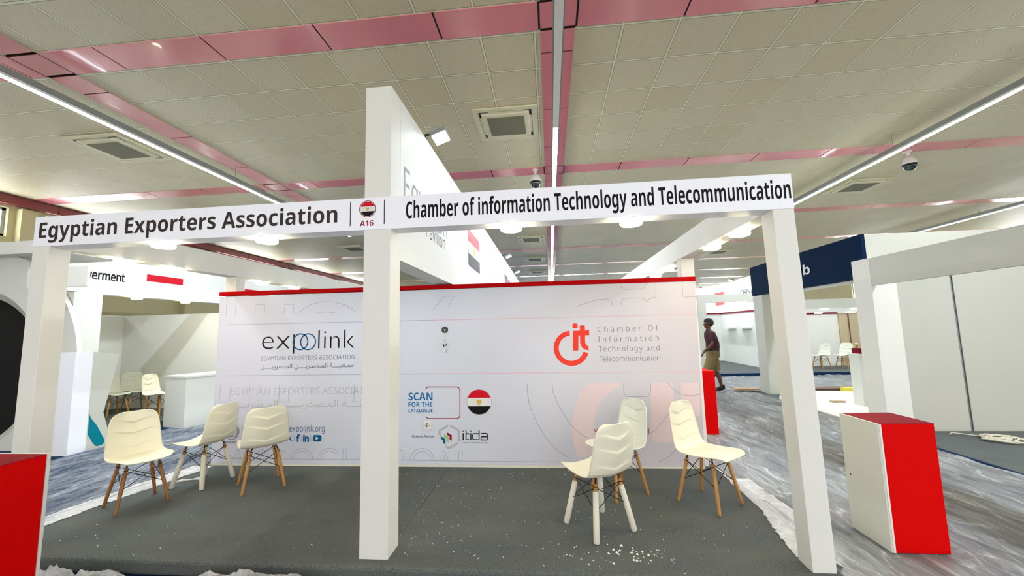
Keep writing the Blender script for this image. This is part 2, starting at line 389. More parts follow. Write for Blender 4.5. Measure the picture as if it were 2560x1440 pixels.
def strip(name, x0, x1, y0, y1, along, step, start, gap=.02):
    m = MB(); m.cur = 1; m.quad((x0, y0, ZC + .004), (x0, y1, ZC + .004), (x1, y1, ZC + .004), (x1, y0, ZC + .004)); m.cur = 0
    lo, hi = (x0, x1) if along == 'x' else (y0, y1)
    t = start - math.ceil((start - lo)/step)*step; cuts = [lo]
    while t < hi:
        if t > lo + .1: cuts.append(t)
        t += step
    cuts.append(hi)
    for a, b in zip(cuts, cuts[1:]):
        a += gap/2; b -= gap/2
        if b - a < .05: continue
        if along == 'x': m.box(a, b, y0, y1, ZC - .006, ZC + .002)
        else: m.box(x0, x1, a, b, ZC - .006, ZC + .002)
    return struct(name, m, ['pink_panel', 'joint_black'])
n = 0
for y in YS:
    for i in range(len(XS) - 1):
        n += 1; strip('trim_%d' % n, XS[i] + SW/2 + .012, XS[i + 1] - SW/2 - .012, y - SW, y, 'x', 1.287, 1.766 if i < 2 else 4.36)
for i, x in enumerate(XS[1:-1]):
    for k in range(len(YS)):
        ya = YS[k - 1] if k else YS[0] - SP
        n += 1; strip('trim_%d' % n, x - SW/2, x + SW/2, ya + .012, YS[k] - SW - .012, 'y', 1.2, YS[k] - .04)
        n += 1; strip('trim_%d' % n, x - SW/2, x + SW/2, YS[k] - SW + .012, YS[k] - .012, 'y', 9, 99)

fl = MB(); fl.box(-9.3, 4.6, -9, 38, ZF - .1, ZF); fl.cur = 1; fl.box(4.6, 22, -9, 38, ZF - .1, ZF)
struct('floor', fl, ['navy_carpet', 'aisle_carpet'])

# left hall wall: pink band under the ceiling, clerestory windows between pilasters
wl = MB(); XW = -9.0
WIN = [(1.4, 4.62), (5.25, 8.7), (10.1, 13.2), (14.4, 17.4), (18.6, 21.6), (22.8, 26)]
wl.box(XW - .25, XW, -9, 38, ZF, 3.85); wl.box(XW - .25, XW, -9, 38, 4.5, ZC + .05)
ys = [-9] + [t for w in WIN for t in w] + [38]
for a, b in zip(ys[::2], ys[1::2]): wl.box(XW - .25, XW, a, b, 3.85, 4.5)
for a, b in zip(ys[::2][1:], ys[1::2][1:-1]): wl.box(XW, XW + .16, a + .12, b - .22, ZF, 4.5)
struct('wall_left', wl, 'beige_wall')
for i, (a, b) in enumerate(WIN):
    f = MB()
    for q in (a, b - .06): f.box(XW - .16, XW - .08, q, q + .06, 3.85, 4.5)
    for q in (3.85, 4.44): f.box(XW - .16, XW - .08, a, b, q, q + .06)
    k = 3
    for j in range(1, k): f.box(XW - .16, XW - .08, a + (b - a)*j/k - .025, a + (b - a)*j/k + .025, 3.85, 4.5)
    wo = struct('window_%d' % (i + 1), f, 'metal_grey')
    g = MB(); g.box(XW - .13, XW - .11, a + .02, b - .02, 3.87, 4.48); part('window_pane', g, 'glass_day', wo)
bd = MB(); y = -9.
while y < 37:
    bd.cur = 0; bd.box(XW, XW + .14, y + .012, y + 1.188, 4.56, ZC - .002); y += 1.2
bd.cur = 1; bd.box(XW - .01, XW + .1, -9, 37, 4.57, ZC - .01)
struct('trim_0', bd, ['wall_pink', 'joint_black'])
wb = MB(); wb.box(-9.2, 22, 37, 37.2, ZF, 2.6); wb.box(-9.2, 22, 37, 37.2, 4.5, ZC)
for k in range(8): wb.box(-9.2 + k*4.4, -8.8 + k*4.4, 37, 37.2, 2.6, 4.5)
struct('wall_back', wb, 'beige_wall')
for k in range(7):  # added, mostly unseen window band whose glow brightens the far ceiling
    f = MB(); a, b = -8.8 + k*4.4, -4.8 + k*4.4
    for q in (a, (a + b)/2 - .03, b - .06): f.box(q, q + .06, 37.05, 37.12, 2.6, 4.5)
    for q in (2.6, 4.44): f.box(a, b, 37.05, 37.12, q, q + .06)
    wo = struct('window_%d' % (k + 11), f, 'metal_grey')
    g = MB(); g.box(a + .02, b - .02, 37.08, 37.1, 2.62, 4.48); part('window_pane', g, 'glass_day', wo)
wr = MB(); WR = [(8, 11), (12.2, 15.2), (20.3, 22.2), (22.45, 23.4)]
ys = [-2] + [t for w in WR for t in w] + [38]
wr.box(21.6, 21.9, -2, 38, ZF, 2.9); wr.box(21.6, 21.9, -2, 38, 4.4, ZC)
for a, b in zip(ys[::2], ys[1::2]): wr.box(21.6, 21.9, a, b, 2.9, 4.4)
struct('wall_right', wr, 'beige_wall')
for i, (a, b) in enumerate(WR):
    f = MB()
    for q in (a, b - .05, (a + b)/2): f.box(21.66, 21.74, q, q + .05, 2.9, 4.4)
    for q in (2.9, 4.35): f.box(21.66, 21.74, a, b, q, q + .05)
    wo = struct('window_%d' % (i + 7), f, 'metal_grey')
    g = MB(); g.box(21.71, 21.73, a + .02, b - .02, 2.92, 4.38); part('window_pane', g, 'glass_day', wo)

# ---- long tube lights
def tube_light(x, y0, y1, label, dark=None):
    z = 4.41; o = thing('linear_ceiling_light', label, 'ceiling light', (x, (y0 + y1)/2, z), 'linear tube lights of the hall')
    h = MB(); h.box(x - .055, x + .055, dark if dark is not None else y0, y1, z + .035, z + .1); part('housing', h, 'metal_grey', o)
    d = MB(); d.box(x - .034, x + .034, y0, y1, z, z + .003); part('diffuser', d, 'tube_glow', o)
    h = MB(); h.box(x - .036, x + .036, y0, y1, z + .0031, z + .034); part('diffuser_body', h, 'plastic_white', o)
    if dark is not None:
        c = MB(); c.box(x - .04, x + .04, dark, y0 - .004, z, z + .034); part('diffuser', c, 'plastic_white', o, label='unlit pale section')
    y = (dark if dark is not None else y0) + .4
    while y < y1:
        wv = MB(); wv.tube((x, y, z + .1), (x, y, ZC), .004, n=6); part('hanger', wv, 'metal_grey', o); y += 4.0
tube_light(-2.99, -.5, 8.2, 'long glowing tube light hanging above the left side of the stand')
tube_light(-2.99, 11.5, 24, 'far glowing tube light on the left, seen between fascia and centre post')
tube_light(3.03, 2.69, 24, 'long tube light down the middle of the hall with a grey unlit near section', dark=-2.2)
tube_light(8.9, -4, 24, 'long glowing tube light hanging right of the stand beside the dome camera')
tube_light(15.15, 5, 24, 'short-looking tube light at the far right edge above the white booth')

# ---- ceiling cassettes
def cassette(x, y, label):
    o = thing('ceiling_air_conditioner', label, 'air conditioner', (x, y, ZC), 'ceiling cassette air conditioners')
    m = MB(); a = .48; b = .395
    for s in (1, -1):
        m.box(x - a, x + a, *sorted((y + s*b, y + s*a)), ZC - .03, ZC - .004); m.box(*sorted((x + s*b, x + s*a)), y - b, y + b, ZC - .03, ZC - .004)
    part('frame', m, 'cream_plastic', o, bevel=.008)
    m = MB(); m.box(x - b, x + b, y - b, y + b, ZC - .012, ZC - .006); part('air_slot', m, 'dark_plastic', o)
    m = MB(); c = .345
    m.hexa([(x - c, y - c, ZC - .05), (x + c, y - c, ZC - .05), (x + c, y + c, ZC - .05), (x - c, y + c, ZC - .05), (x - c - .02, y - c - .02, ZC - .013), (x + c + .02, y - c - .02, ZC - .013), (x + c + .02, y + c + .02, ZC - .013), (x - c - .02, y + c + .02, ZC - .013)])
    part('grille_panel', m, 'cream_plastic', o, bevel=.01)
    m = MB(); m.box(x - .28, x + .28, y - .27, y + .27, ZC - .056, ZC - .0505); part('grille', m, 'vent_mesh', o)
    for s in (1, -1):
        m = MB(); m.box(x - .25, x + .25, y + s*.372 - .018, y + s*.372 + .018, ZC - .034, ZC - .026); part('louvre', m, 'cream_plastic', o)
        m = MB(); m.box(x + s*.372 - .018, x + s*.372 + .018, y - .25, y + .25, ZC - .034, ZC - .026); part('louvre', m, 'cream_plastic', o)
cassette(2.29, 3.09, 'big square air conditioner in the ceiling right of the tower')
cassette(-4.3, 2.96, 'air conditioner in the ceiling at left below the tube light')
cassette(2.30, 11.07, 'air conditioner just under the fascia, nearest of the small row')
cassette(2.27, 15.1, 'second air conditioner of the small row left of the middle tube')
cassette(2.25, 19.2, 'farthest small air conditioner above the red wall top')
cassette(10.3, 7.1, 'air conditioner in the ceiling at right under the right tube light')
cassette(-4.4, 11.2, 'small air conditioner seen left of the centre post under the fascia')
cassette(10.4, 15.2, 'small air conditioner seen below the round lamps of the right beam')

# ---- dome cameras
def dome(x, y, label):
    o = thing('dome_camera', label, 'security camera', (x, y, ZC), 'dome security cameras')
    m = MB(); m.tube((x, y, ZC), (x, y, ZC - .1), .028, n=14); m.lathe((x, y, ZC), [(.06, -.0005), (.06, -.012)], 18); part('mount', m, 'plastic_white', o, True)
    m = MB(); m.lathe((x, y, ZC - .1), [(.03, 0), (.07, -.03), (.10, -.09), (.112, -.15), (.112, -.165)], 24); part('housing', m, 'plastic_white', o, True)
    m = MB(); m.lathe((x, y, ZC - .265), [(.113, 0), (.113, -.022)], 24); part('ring', m, 'dark_plastic', o, True)
    m = MB(); m.lathe((x, y, ZC - .287), [(.104*math.cos(t*PI/16), -.104*math.sin(t*PI/16)) for t in range(0, 8)] + [(.004, -.104)], 24); part('dome', m, 'smoked_dome', o, True)
dome(2.66, 4.95, 'white dome camera hanging behind the fascia beside the middle tube light')
dome(9.83, 5.2, 'dome camera with dark lens hanging under the right tube light')

# ================================================================== the stand
GC = 'grey_carpet'
pf = thing('stand_platform', 'grey carpeted low platform of the stand with rounded front edge', 'platform', (1.55, 1.2, ZF))
m = MB(); m.box(-1.475, 4.575, -.085, 5.7, ZF, 0); part('carpet', m, GC, pf, bevel=.02)
m = MB(); a = [onZ(*q, 0) for q in ((1000, 1277), (1000, 1338), (1121, 1172), (1068, 1170))]
m.prism([(p[0], min(p[1], 1.80), .0012) for p in a], (0, 0, .002)); part('carpet_strip', m, 'grey_carpet_dark', pf, label='darker carpet joint strip')

PW = dict(xl=-1.298, xr=4.52, zb=2.2945, zt=2.5402, d=.148)
fr = thing('exhibition_portal', 'white portal frame of the stand with posts and lettered fascia', 'frame', (1.6, 0, 0))
def post(x0, x1, y0, y1, z1, name='post', parent=fr, m='white_paint', lean=0, z0=0.0):
    q = MB(); q.hexa([(x0 + lean, y0, z0), (x1 + lean, y0, z0), (x1 + lean, y1, z0), (x0 + lean, y1, z0), (x0, y0, z1), (x1, y0, z1), (x1, y1, z1), (x0, y1, z1)])
    return part(name, q, m, parent, bevel=.003)
post(-1.298, -1.150, .002, .148, 2.2945)
post(4.37, 4.508, .002, .148, 2.2945, lean=.030)
post(-1.27, -1.125, 1.885, 2.03, 2.2945); post(4.37, 4.515, 1.885, 2.03, 2.2945)
m = MB(); m.box(-1.298, 4.510, 0, .148, 2.2945, 2.5402); fb = part('fascia_board', m, 'fascia_vinyl', fr, bevel=.002)
m = MB(); m.hexa([(-1.298, .15, 2.296), (-1.152, .15, 2.296), (-1.06, 5.9, 2.296), (-1.298, 5.9, 2.296), (-1.298, .15, 2.54), (-1.152, .15, 2.54), (-1.06, 5.9, 2.54), (-1.298, 5.9, 2.54)]); part('side_beam', m, 'white_paint', fr)
m = MB(); m.box(4.366, 4.516, .15, 5.9, 2.296, 2.54); part('side_beam', m, 'white_paint', fr)

FP = ('y', 0.0)
def w0(u, v): p = onY(u, v, 0); return p[0], p[2]
m = MB(); a, b = w0(98.5, 577), w0(843.5, 538); z = w0(98.7, 595.5)[1]; zc = w0(100, 558.5)[1]
z2 = (w0(752, 558)[1])
text_mb(m, sans('Egyptian Exporters Association', 1), FP, a[0], b[0], z, zc, bold=.0); part('lettering', m, 'brown_ink', fb, label='dark lettering of the left half')
m = MB(); a, b = w0(1015, 525), w0(1976.5, 475); z = w0(1028, 545.5)[1]; zc = w0(1026, 505.5)[1]
text_mb(m, sans('Chamber of information Technology and Telecommunication', 1), FP, a[0], b[0], z, zc, bold=0); part('lettering', m, 'black_ink', fb, label='dark narrow lettering of the right half')
m = MB()
for (u0, v0, u1, v1) in ((876.6, 504.5, 876, 565.5), (961, 499.5, 960.3, 560)):
    a, b = w0(u0, v0), w0(u1, v1); ribbon(m, [(a[0], b[1]), (a[0], a[1])], .006, FP)
part('divider', m, 'black_ink', fb)
def badge(pl, c, r, parent, ring=True):
    f = plane_map(pl, 0)
    def seg(z0, z1, mn, name, off):
        mm = MB(); pts = []
        for t in range(13):
            zz = z0 + (z1 - z0)*t/12; pts.append((c[0] + math.sqrt(max(0, r*r - (zz - c[1])**2)), zz))
        for t in range(13):
            zz = z1 + (z0 - z1)*t/12; pts.append((c[0] - math.sqrt(max(0, r*r - (zz - c[1])**2)), zz))
        flat(mm, pts, pl, off); part(name, mm, mn, parent)
    seg(c[1] + r/3, c[1] + r*.9999, 'flag_red', 'flag_stripe', .0012); seg(c[1] - r/3, c[1] + r/3, 'flag_white', 'flag_stripe', .0012); seg(c[1] - r*.9999, c[1] - r/3, 'flag_black', 'flag_stripe', .0012)
    eagle(pl, c, r*.36, parent, .002)
    if ring:
        mm = MB(); band(mm, c, r*1.05, r*1.15, 0, 360, pl, .0012); part('badge_ring', mm, 'maroon_ink', parent)
def eagle(pl, c, s, parent, off):
    mm = MB()
    half = [(0, .62), (.12, .6), (.16, .45), (.1, .36), (.34, .5), (.58, .62), (.62, .1), (.5, -.35), (.34, -.62), (.22, -.3), (.14, -.62), (.2, -.78), (0, -.74)]
    pts = half + [(-x, z) for x, z in half[::-1][1:-1]]
    flat(mm, [(c[0] + x*s, c[1] + z*s) for x, z in pts], pl, off)
    part('eagle_emblem', mm, 'flag_gold', parent)
c = w0(919, 522.4); badge(FP, c, .056, fb)
m = MB(); a, b = w0(900, 558.5), w0(933.5, 557.5); z = w0(916, 565)[1]; zc = w0(916, 551.5)[1]
text_mb(m, sans('A16', 1), FP, a[0], b[0], z, zc); part('lettering', m, 'maroon_ink', fb, label='red A16')

# ---- tower and the tall sign wall that runs back from it
XT = (1.494, 1.697)
tw = thing('sign_tower', 'tall white tower and long sign wall with grey lettering and flags', 'sign wall', (1.6, 0, 0))
m = MB(); m.box(XT[0], XT[1], .004, .195, 0, 3.4226); part('post', m, 'white_paint', tw, bevel=.003)
m = MB(); m.box(XT[0], XT[1], .195, 2.75 + 1.05, 2.0935, 3.4226); pn = part('sign_panel', m, 'white_panel', tw)
m = MB(); m.box(XT[0], XT[1] - .004, 3.81, 13.5, 2.0935, 3.4226); pn2 = part('sign_panel', m, 'white_panel', tw)
TP = ('x+', XT[1])
m = MB(); z0 = 2.59; text_mb(m, sans('Egyptian', 0), TP, .27, 1.62, z0, 2.885, off=.001, bold=-.004); part('lettering', m, 'thin_grey_ink', pn, label='grey lettering')
m = MB(); text_mb(m, sans('Pavilion', 0), TP, .85, 1.53, 2.44, 2.585, off=.001); part('lettering', m, 'grey_ink', pn, label='dark grey lettering')
def flag(pl, a0, a1, z0, z1, parent, mats=('flag_red', 'flag_white', 'flag_black'), horiz=True):
    for i, mn in enumerate(mats):
        mm = MB()
        if horiz:
            zz = z1 - (z1 - z0)*i/3; zb = z1 - (z1 - z0)*(i + 1)/3
            flat(mm, [(a0, zb), (a1, zb), (a1, zz), (a0, zz)], pl, .004)
        part('flag_stripe', mm, mn, parent)
flag(TP, 2.83, 3.75, 2.485, 3.03, pn); eagle(TP, (3.25, 2.75), .12, pn, .006)
TP2 = ('x+', XT[1] - .004)
m = MB(); text_mb(m, sans('Egyptian', 0), TP2, 5.2, 6.35, 2.63, 2.86); part('lettering', m, 'thin_grey_ink', pn2, label='grey lettering')
m = MB(); text_mb(m, sans('Pavilion', 0), TP2, 5.7, 6.4, 2.48, 2.6); part('lettering', m, 'thin_grey_ink', pn2, label='grey lettering')
m = MB(); flat(m, [(7.5, 2.45), (8.3, 2.45), (8.3, 3.02), (7.5, 3.02)], TP2, .004); part('flag_stripe', m, 'flag_black', pn2, label='black flag panel')
m = MB(); flat(m, [(8.32, 2.45), (9.3, 2.45), (9.3, 2.98), (8.32, 2.98)], TP2, .004); part('flag_stripe', m, 'flag_red', pn2, label='red flag panel')

# ---- back partition with the printed banner
YD = 1.8088
pw = thing('partition_wall', 'back wall of the stand with printed banner and red top rail', 'partition wall', (1.6, YD, 0))
m = MB(); m.hexa([(-1.275, YD, 0), (4.446, YD, 0), (4.446, YD + .06, 0), (-1.275, YD + .06, 0), (-1.271, YD, 2.03), (4.482, YD, 2.03), (4.482, YD + .06, 2.03), (-1.271, YD + .06, 2.03)])
part('panel', m, 'warm_paint', pw)
BP = ('y', YD)
m = MB(); m.hexa([(-1.273, YD - .003, .028), (4.4463, YD - .003, .028), (4.4463, YD, .028), (-1.273, YD, .028), (-1.271, YD - .003, 2.028), (4.4817, YD - .003, 2.028), (4.4817, YD, 2.028), (-1.271, YD, 2.028)])
bn = part('banner', m, 'banner', pw)
m = MB(); m.hexa([(-1.275, YD - .012, 2.045), (4.489, YD - .012, 2.022), (4.489, YD + .065, 2.022), (-1.275, YD + .065, 2.045), (-1.275, YD - .012, 2.094), (4.489, YD - .012, 2.074), (4.489, YD + .065, 2.074), (-1.275, YD + .065, 2.094)])
part('top_rail', m, 'red_trim', pw, bevel=.003)
def wd(u, v): p = onY(u, v, YD - .004); return float(p[0]), float(p[2])
BO = .004
def pr(name, mb, m, label=None): return part(name, mb, m, bn, label=label)
def btext(s, u0, v0, u1, v1, vb0, vc0, m, bold=0., space=1., label=None, mb=None):
    """left edge pixel, right edge pixel, baseline and cap line at the left edge"""
    q = mb or MB(); a, b = wd(u0, v0), wd(u1, v1); z0, zc = wd(u0, vb0)[1], wd(u0, vc0)[1]
    text_mb(q, s, BP, a[0], b[0], z0, zc, bold=bold, off=BO, space=space)
    if mb is None: pr('lettering', q, m, label)
    return q
def bline(pix, w, mb): return ribbon(mb, [wd(*p) for p in pix], w, BP, BO)

m = MB(); bline([(567, 812), (905, 804.5), (1090, 800.5)], .008, m); bline([(556, 939.7), (904, 936), (1090, 934.3)], .008, m); pr('rule', m, 'violet_line', 'pale violet rules')
m = MB(); bline([(1090, 800.5), (1420, 793), (1741, 785.5)], .008, m); bline([(1090, 934.3), (1420, 931.5), (1750, 928.3)], .008, m); pr('rule', m, 'pink_line', 'pale pink rules')
# logo left
m = btext('ex', 655.3, 855, 724.7, 855, 873.8, 823.6, 'black_ink', bold=-.018, mb=MB()); btext('link', 795.5, 850, 886, 850, 872.2, 824, 'black_ink', bold=-.018, mb=m)
bline([(735.2, 836), (734.4, 860), (733.6, 884.5)], .019, m); pr('logo_lettering', m, 'black_ink')
m = MB()
for u in (751, 770.3): band(m, wd(u, 854.4), .087, .102, 0, 360, BP, BO + .0006)
pr('logo_rings', m, 'blue_ink')
btext(sans('EGYPTIAN EXPORTERS ASSOCIATION', 0), 652.5, 896, 887, 895, 902, 891.5, 'grey_ink', bold=-.012)
AR = ('\uFEE6\u0640\u0640\u0640\u0640\uFEF4\uFEF3\uFEAE\uFEBC\u0640\uFEE4\uFEDF\uFE8D' ' ' '\uFEE6\u0640\u0640\u0640\u0640\uFEF3\uFEAD\uFEAA\uFEBC\u0640\uFEE4\uFEDF\uFE8D' ' ' '\uFE94\u0640\u0640\u0640\u0640\uFEF4\uFECC\u0640\uFEE4\uFE9F')
btext(AR, 651.5, 918, 885.5, 917, 921.5, 911, 'grey_ink')
btext(sans('EGYPTIAN EXPORTERS ASSOCIATION', 0), 577.5, 980, 950, 978, 988.2, 971.5, 'pale_grey_ink', bold=-.016)
btext(AR, 560, 1015, 962, 1013, 1019, 1002, 'pale_grey_ink', bold=-.012)
btext(sans('www.expolink.org', 0), 683, 1072, 811.5, 1072, 1079.3, 1064, 'blue_ink', bold=-.008)
# outline art
m = MB(); LW = .006
for pix in ([(568, 740), (565, 788)], [(591, 739), (588.5, 788)],
            [(636.6, 785), (638.5, 762), (662.5, 761.5), (660.5, 785)], [(709.5, 785), (711.5, 761.5), (735.5, 761), (733, 785)],
            [(744, 783.5), (760, 771), (780, 760.5), (800, 755.5), (818, 754), (840, 756), (862, 762.5), (880, 772), (889.5, 780)],
            [(791.5, 783), (805, 780.3), (817, 779.6), (828, 780.5), (838, 782)],
            [(551, 964), (548.3, 1005.5), (573, 1005.5), (575.4, 963.5)], [(624.5, 963), (622, 1005), (646.5, 1004.6), (648.7, 963)],
            [(698.5, 963), (696.3, 1004.6), (720.8, 1004), (722.7, 962.5)], [(886, 962), (884.5, 1005), (905, 1004.6)],
            [(1082, 775), (1109, 741), (1135, 741), (1120, 768)],
            [(596, 1120), (580, 1147.5)], [(596, 1120), (602, 1147.5)], [(588, 1147.5), (594.5, 1132), (597, 1147.5)]):
    bline(pix, LW, m)
def onarc(uc, vc, r, a0, a1, rv=None):
    rv = rv or r
    return [(uc + r*math.cos(math.radians(a0 + (a1 - a0)*i/16)), vc - rv*math.sin(math.radians(a0 + (a1 - a0)*i/16))) for i in range(17)]
for uc, vc, r, a0, a1 in ((755, 1148.5, 27, 0, 180), (755, 1148.5, 20, 0, 180), (824, 1148.5, 28, 35, 180), (824, 1148.5, 21, 35, 180), (700, 1140, 15, 20, 160), (700, 1140, 9, 20, 160), (655, 1140, 15, 20, 160), (655, 1140, 9, 20, 160),
                          (1055.5, 1150, 29, 0, 180), (1055.5, 1150, 21, 0, 180)): bline(onarc(uc, vc, r, a0, a1), LW, m)
for pix in ([(856.5, 1148), (857.5, 1124), (866, 1124), (865, 1148)], [(897, 1148.5), (908, 1122)], [(1000, 1125.5), (1009.5, 1125.5), (1008.5, 1151)], [(1000, 1150.5), (1160, 1153)], [(545, 1146.5), (905, 1149)],
            [(1102, 1152), (1103.5, 1127), (1110, 1127), (1124, 1152)], [(1109, 1152), (1110, 1138), (1117, 1152)], [(1146, 1152.5), (1147.5, 1128), (1156, 1128), (1155, 1153)], [(1160, 1153), (1420, 1155)]): bline(pix, LW, m)
pr('outline_art', m, 'pale_grey_ink')
m = MB()
for pix in ([(1442.5, 766), (1470, 756), (1495, 749.5), (1519, 747.3), (1527, 751), (1530, 758), (1530.5, 764)],
            [(1552.5, 763.5), (1553, 755), (1557, 748), (1563, 746), (1606, 745), (1613, 748), (1617.8, 755), (1622, 748), (1628, 744.5), (1637, 743.5), (1640, 740), (1639.4, 706)],
            [(1550.3, 707), (1551, 716), (1556, 722), (1562, 723.3), (1604, 722), (1612, 718.5), (1615.3, 708)],
            [(1705, 703), (1706.5, 735), (1709, 742), (1714, 743), (1741, 741.5)],
            [(1317.5, 960), (1318.5, 980), (1322, 1003), (1330, 1030), (1345, 1063), (1365, 1095), (1390, 1123), (1425, 1147)],
            [(1380.5, 960), (1383, 980), (1392, 1005), (1407, 1032), (1427, 1062), (1450, 1084), (1484, 1104), (1540, 1116), (1600, 1102), (1640, 1074), (1668, 1040), (1682, 1012)],
            [(1559, 958), (1560, 984), (1563, 990), (1570, 991.5), (1617, 991.5), (1624, 988), (1626.5, 980), (1627, 957.5)],
            [(1668.5, 956.5), (1680, 970), (1695, 982), (1712, 988.5), (1732, 989.5), (1750, 986)],
            [(1647, 1156), (1672, 1141), (1700, 1115)]): bline(pix, .0045, m)
pr('outline_art', m, 'thin_grey_ink', 'thin rounded outlines')
# faded logo behind the chairs
m = MB(); P = [(1473, 958.5), (1460, 968), (1448, 988), (1438, 1015), (1432, 1045), (1430.5, 1075), (1433, 1105), (1439, 1130), (1445, 1145), (1520, 1132), (1496, 1105), (1487, 1080), (1485.5, 1050), (1490, 1030), (1500, 1008), (1520, 985), (1558, 957.5)]
for i in range(8): q = [P[i], P[i + 1], P[-2 - i], P[-1 - i]]; flat(m, [wd(*t) for t in q][::-1], BP, BO - .0006)
flat(m, [wd(*t) for t in ((1626.5, 957.5), (1628, 1080), (1632, 1100), (1640, 1106.5), (1680, 1106.5), (1687, 1100), (1686, 1030), (1683, 957))], BP, BO - .0006)
flat(m, [wd(*t) for t in ((1702, 957), (1704, 1040), (1750.5, 1040), (1748, 956))], BP, BO - .0006)
pr('faded_logo', m, 'pale_pink')
# right logo
m = MB(); c = wd(1428.2, 870.5); R1 = abs(wd(1472.4, 870)[0] - c[0]); R0 = R1*.715
band(m, c, R0, R1, 94, 343, BP, BO)
def rr(u0, v0, u1, v1, r=3):
    pts = []
    for (uc, vc, a) in ((u1 - r, v0 + r, 0), (u0 + r, v0 + r, 90), (u0 + r, v1 - r, 180), (u1 - r, v1 - r, 270)):
        pts += [(uc + r*math.cos(math.radians(a + t)), vc - r*math.sin(math.radians(a + t))) for t in (0, 30, 60, 90)]
    return [wd(*p) for p in pts]
flat(m, rr(1431.2, 808.6, 1444.2, 821), BP, BO); flat(m, rr(1432.3, 827, 1446, 876.6, 2.5), BP, BO)
flat(m, [wd(*t) for t in ((1449.5, 814), (1461, 813), (1462, 816), (1462.3, 826), (1472.6, 825.4), (1473.2, 838), (1462.6, 838.5), (1463, 856), (1466, 863), (1471.5, 866), (1471.8, 875.5), (1462, 874), (1454, 867), (1450.5, 857), (1450, 839), (1444.5, 839), (1445, 827), (1449.6, 826.5))], BP, BO + .0006)
pr('logo', m, 'coral_ink')
btext(sans('C h a m b e r   O f', 0), 1494, 823, 1645.7, 820, 830.4, 817, 'grey_ink', bold=-.016)
btext(sans('I n f o r m a t i o n', 0), 1495.5, 848, 1647.3, 846, 855, 842, 'grey_ink', bold=-.016)
btext(sans('Technology and', 0), 1497, 873, 1648.5, 871, 879.3, 866.2, 'grey_ink', bold=-.016, space=1.25)
btext(sans('Telecommunication', 0), 1498.8, 898, 1650, 896, 904.3, 891, 'grey_ink', bold=-.016)
btext(sans('www.cit.org', 0), 1484.5, 1077, 1622.5, 1075, 1081, 1069, 'maroon_ink', bold=-.01)
# catalogue corner (the code square itself is left blank)
btext(sans('SCAN', 1), 1021, 992, 1081.3, 991, 1001, 982.8, 'scan_blue'); btext(sans('FOR THE', 1), 1021, 1011, 1081.3, 1011, 1017.2, 1005.8, 'scan_blue'); btext(sans('CATALOGUE', 1), 1021, 1027, 1081.3, 1027, 1031, 1022.6, 'scan_blue')
m = MB(); bline([(1064, 971.5), (1067, 969), (1071, 967.3), (1142, 967.3), (1147, 969.5), (1149.8, 975), (1150, 1038), (1147.5, 1044), (1142, 1046.5), (1071, 1046.5), (1067, 1044.5), (1064, 1041.5)], .010, m); pr('red_bracket', m, 'maroon_ink')
c = wd(1197.7, 1005); rb = abs(wd(1229.3, 1005)[0] - c[0]); bd_ = MB(); band(bd_, c, rb*.96, rb, 0, 360, BP, BO + .0008); pr('badge_ring', bd_, 'silver_ink'); badge(('y', YD - BO + .001), c, rb*.955, bn, ring=False)
btext(sans('Strategic Partner', 0), 1030, 1091, 1085.5, 1091, 1093.5, 1087.8, 'black_ink', bold=.01)
def hx(x, y): return wd(980 + x/6.547, 940 + y/6.547)
m = MB()
for P in ([(918, 792), (762, 885), (762, 960), (798, 978), (798, 905), (918, 832)], [(950, 792), (1110, 885), (1110, 1082), (1075, 1062), (1075, 905), (950, 832)], [(880, 1130), (880, 1170), (935, 1205), (1092, 1108), (1060, 1088), (935, 1162)]): flat(m, [hx(*p) for p in P], BP, BO)
pr('hexagon_logo', m, 'silver_ink')
for P, mn in (([(798, 985), (875, 1030), (875, 1120), (838, 1098), (838, 1052), (798, 1028)], 'blue_ink'), ([(850, 952), (928, 1000), (928, 1090), (892, 1068), (892, 1022), (850, 998)], 'lime_ink'), ([(902, 922), (978, 966), (978, 1058), (942, 1036), (942, 990), (902, 966)], 'maroon_ink')):
    m = MB(); flat(m, [hx(*p) for p in P], BP, BO + .0005); pr('logo_chevron', m, mn)
m = MB(); tw_ = .010
for P in ([(1165, 935), (1165, 1050)], [(1212, 895), (1212, 1038), (1260, 1038)], [(1212, 945), (1262, 945)], [(1290, 935), (1290, 1050)], [(1425, 892), (1425, 1040), (1330, 1040), (1322, 1030), (1322, 955), (1332, 945), (1425, 945)], [(1455, 942), (1550, 942), (1560, 952), (1560, 1045), (1465, 1045), (1457, 1036), (1457, 995), (1555, 993)], [(1165, 897), (1165, 912)], [(1290, 897), (1290, 912)]):
    ribbon(m, [hx(*p) for p in P], .0125, BP, BO)
pr('logo_lettering', m, 'black_ink')
btext(sans('IT INDUSTRY DEVELOPMENT AGENCY', 0), 1155.7, 1107, 1220.6, 1107, 1108.3, 1105.2, 'grey_ink')
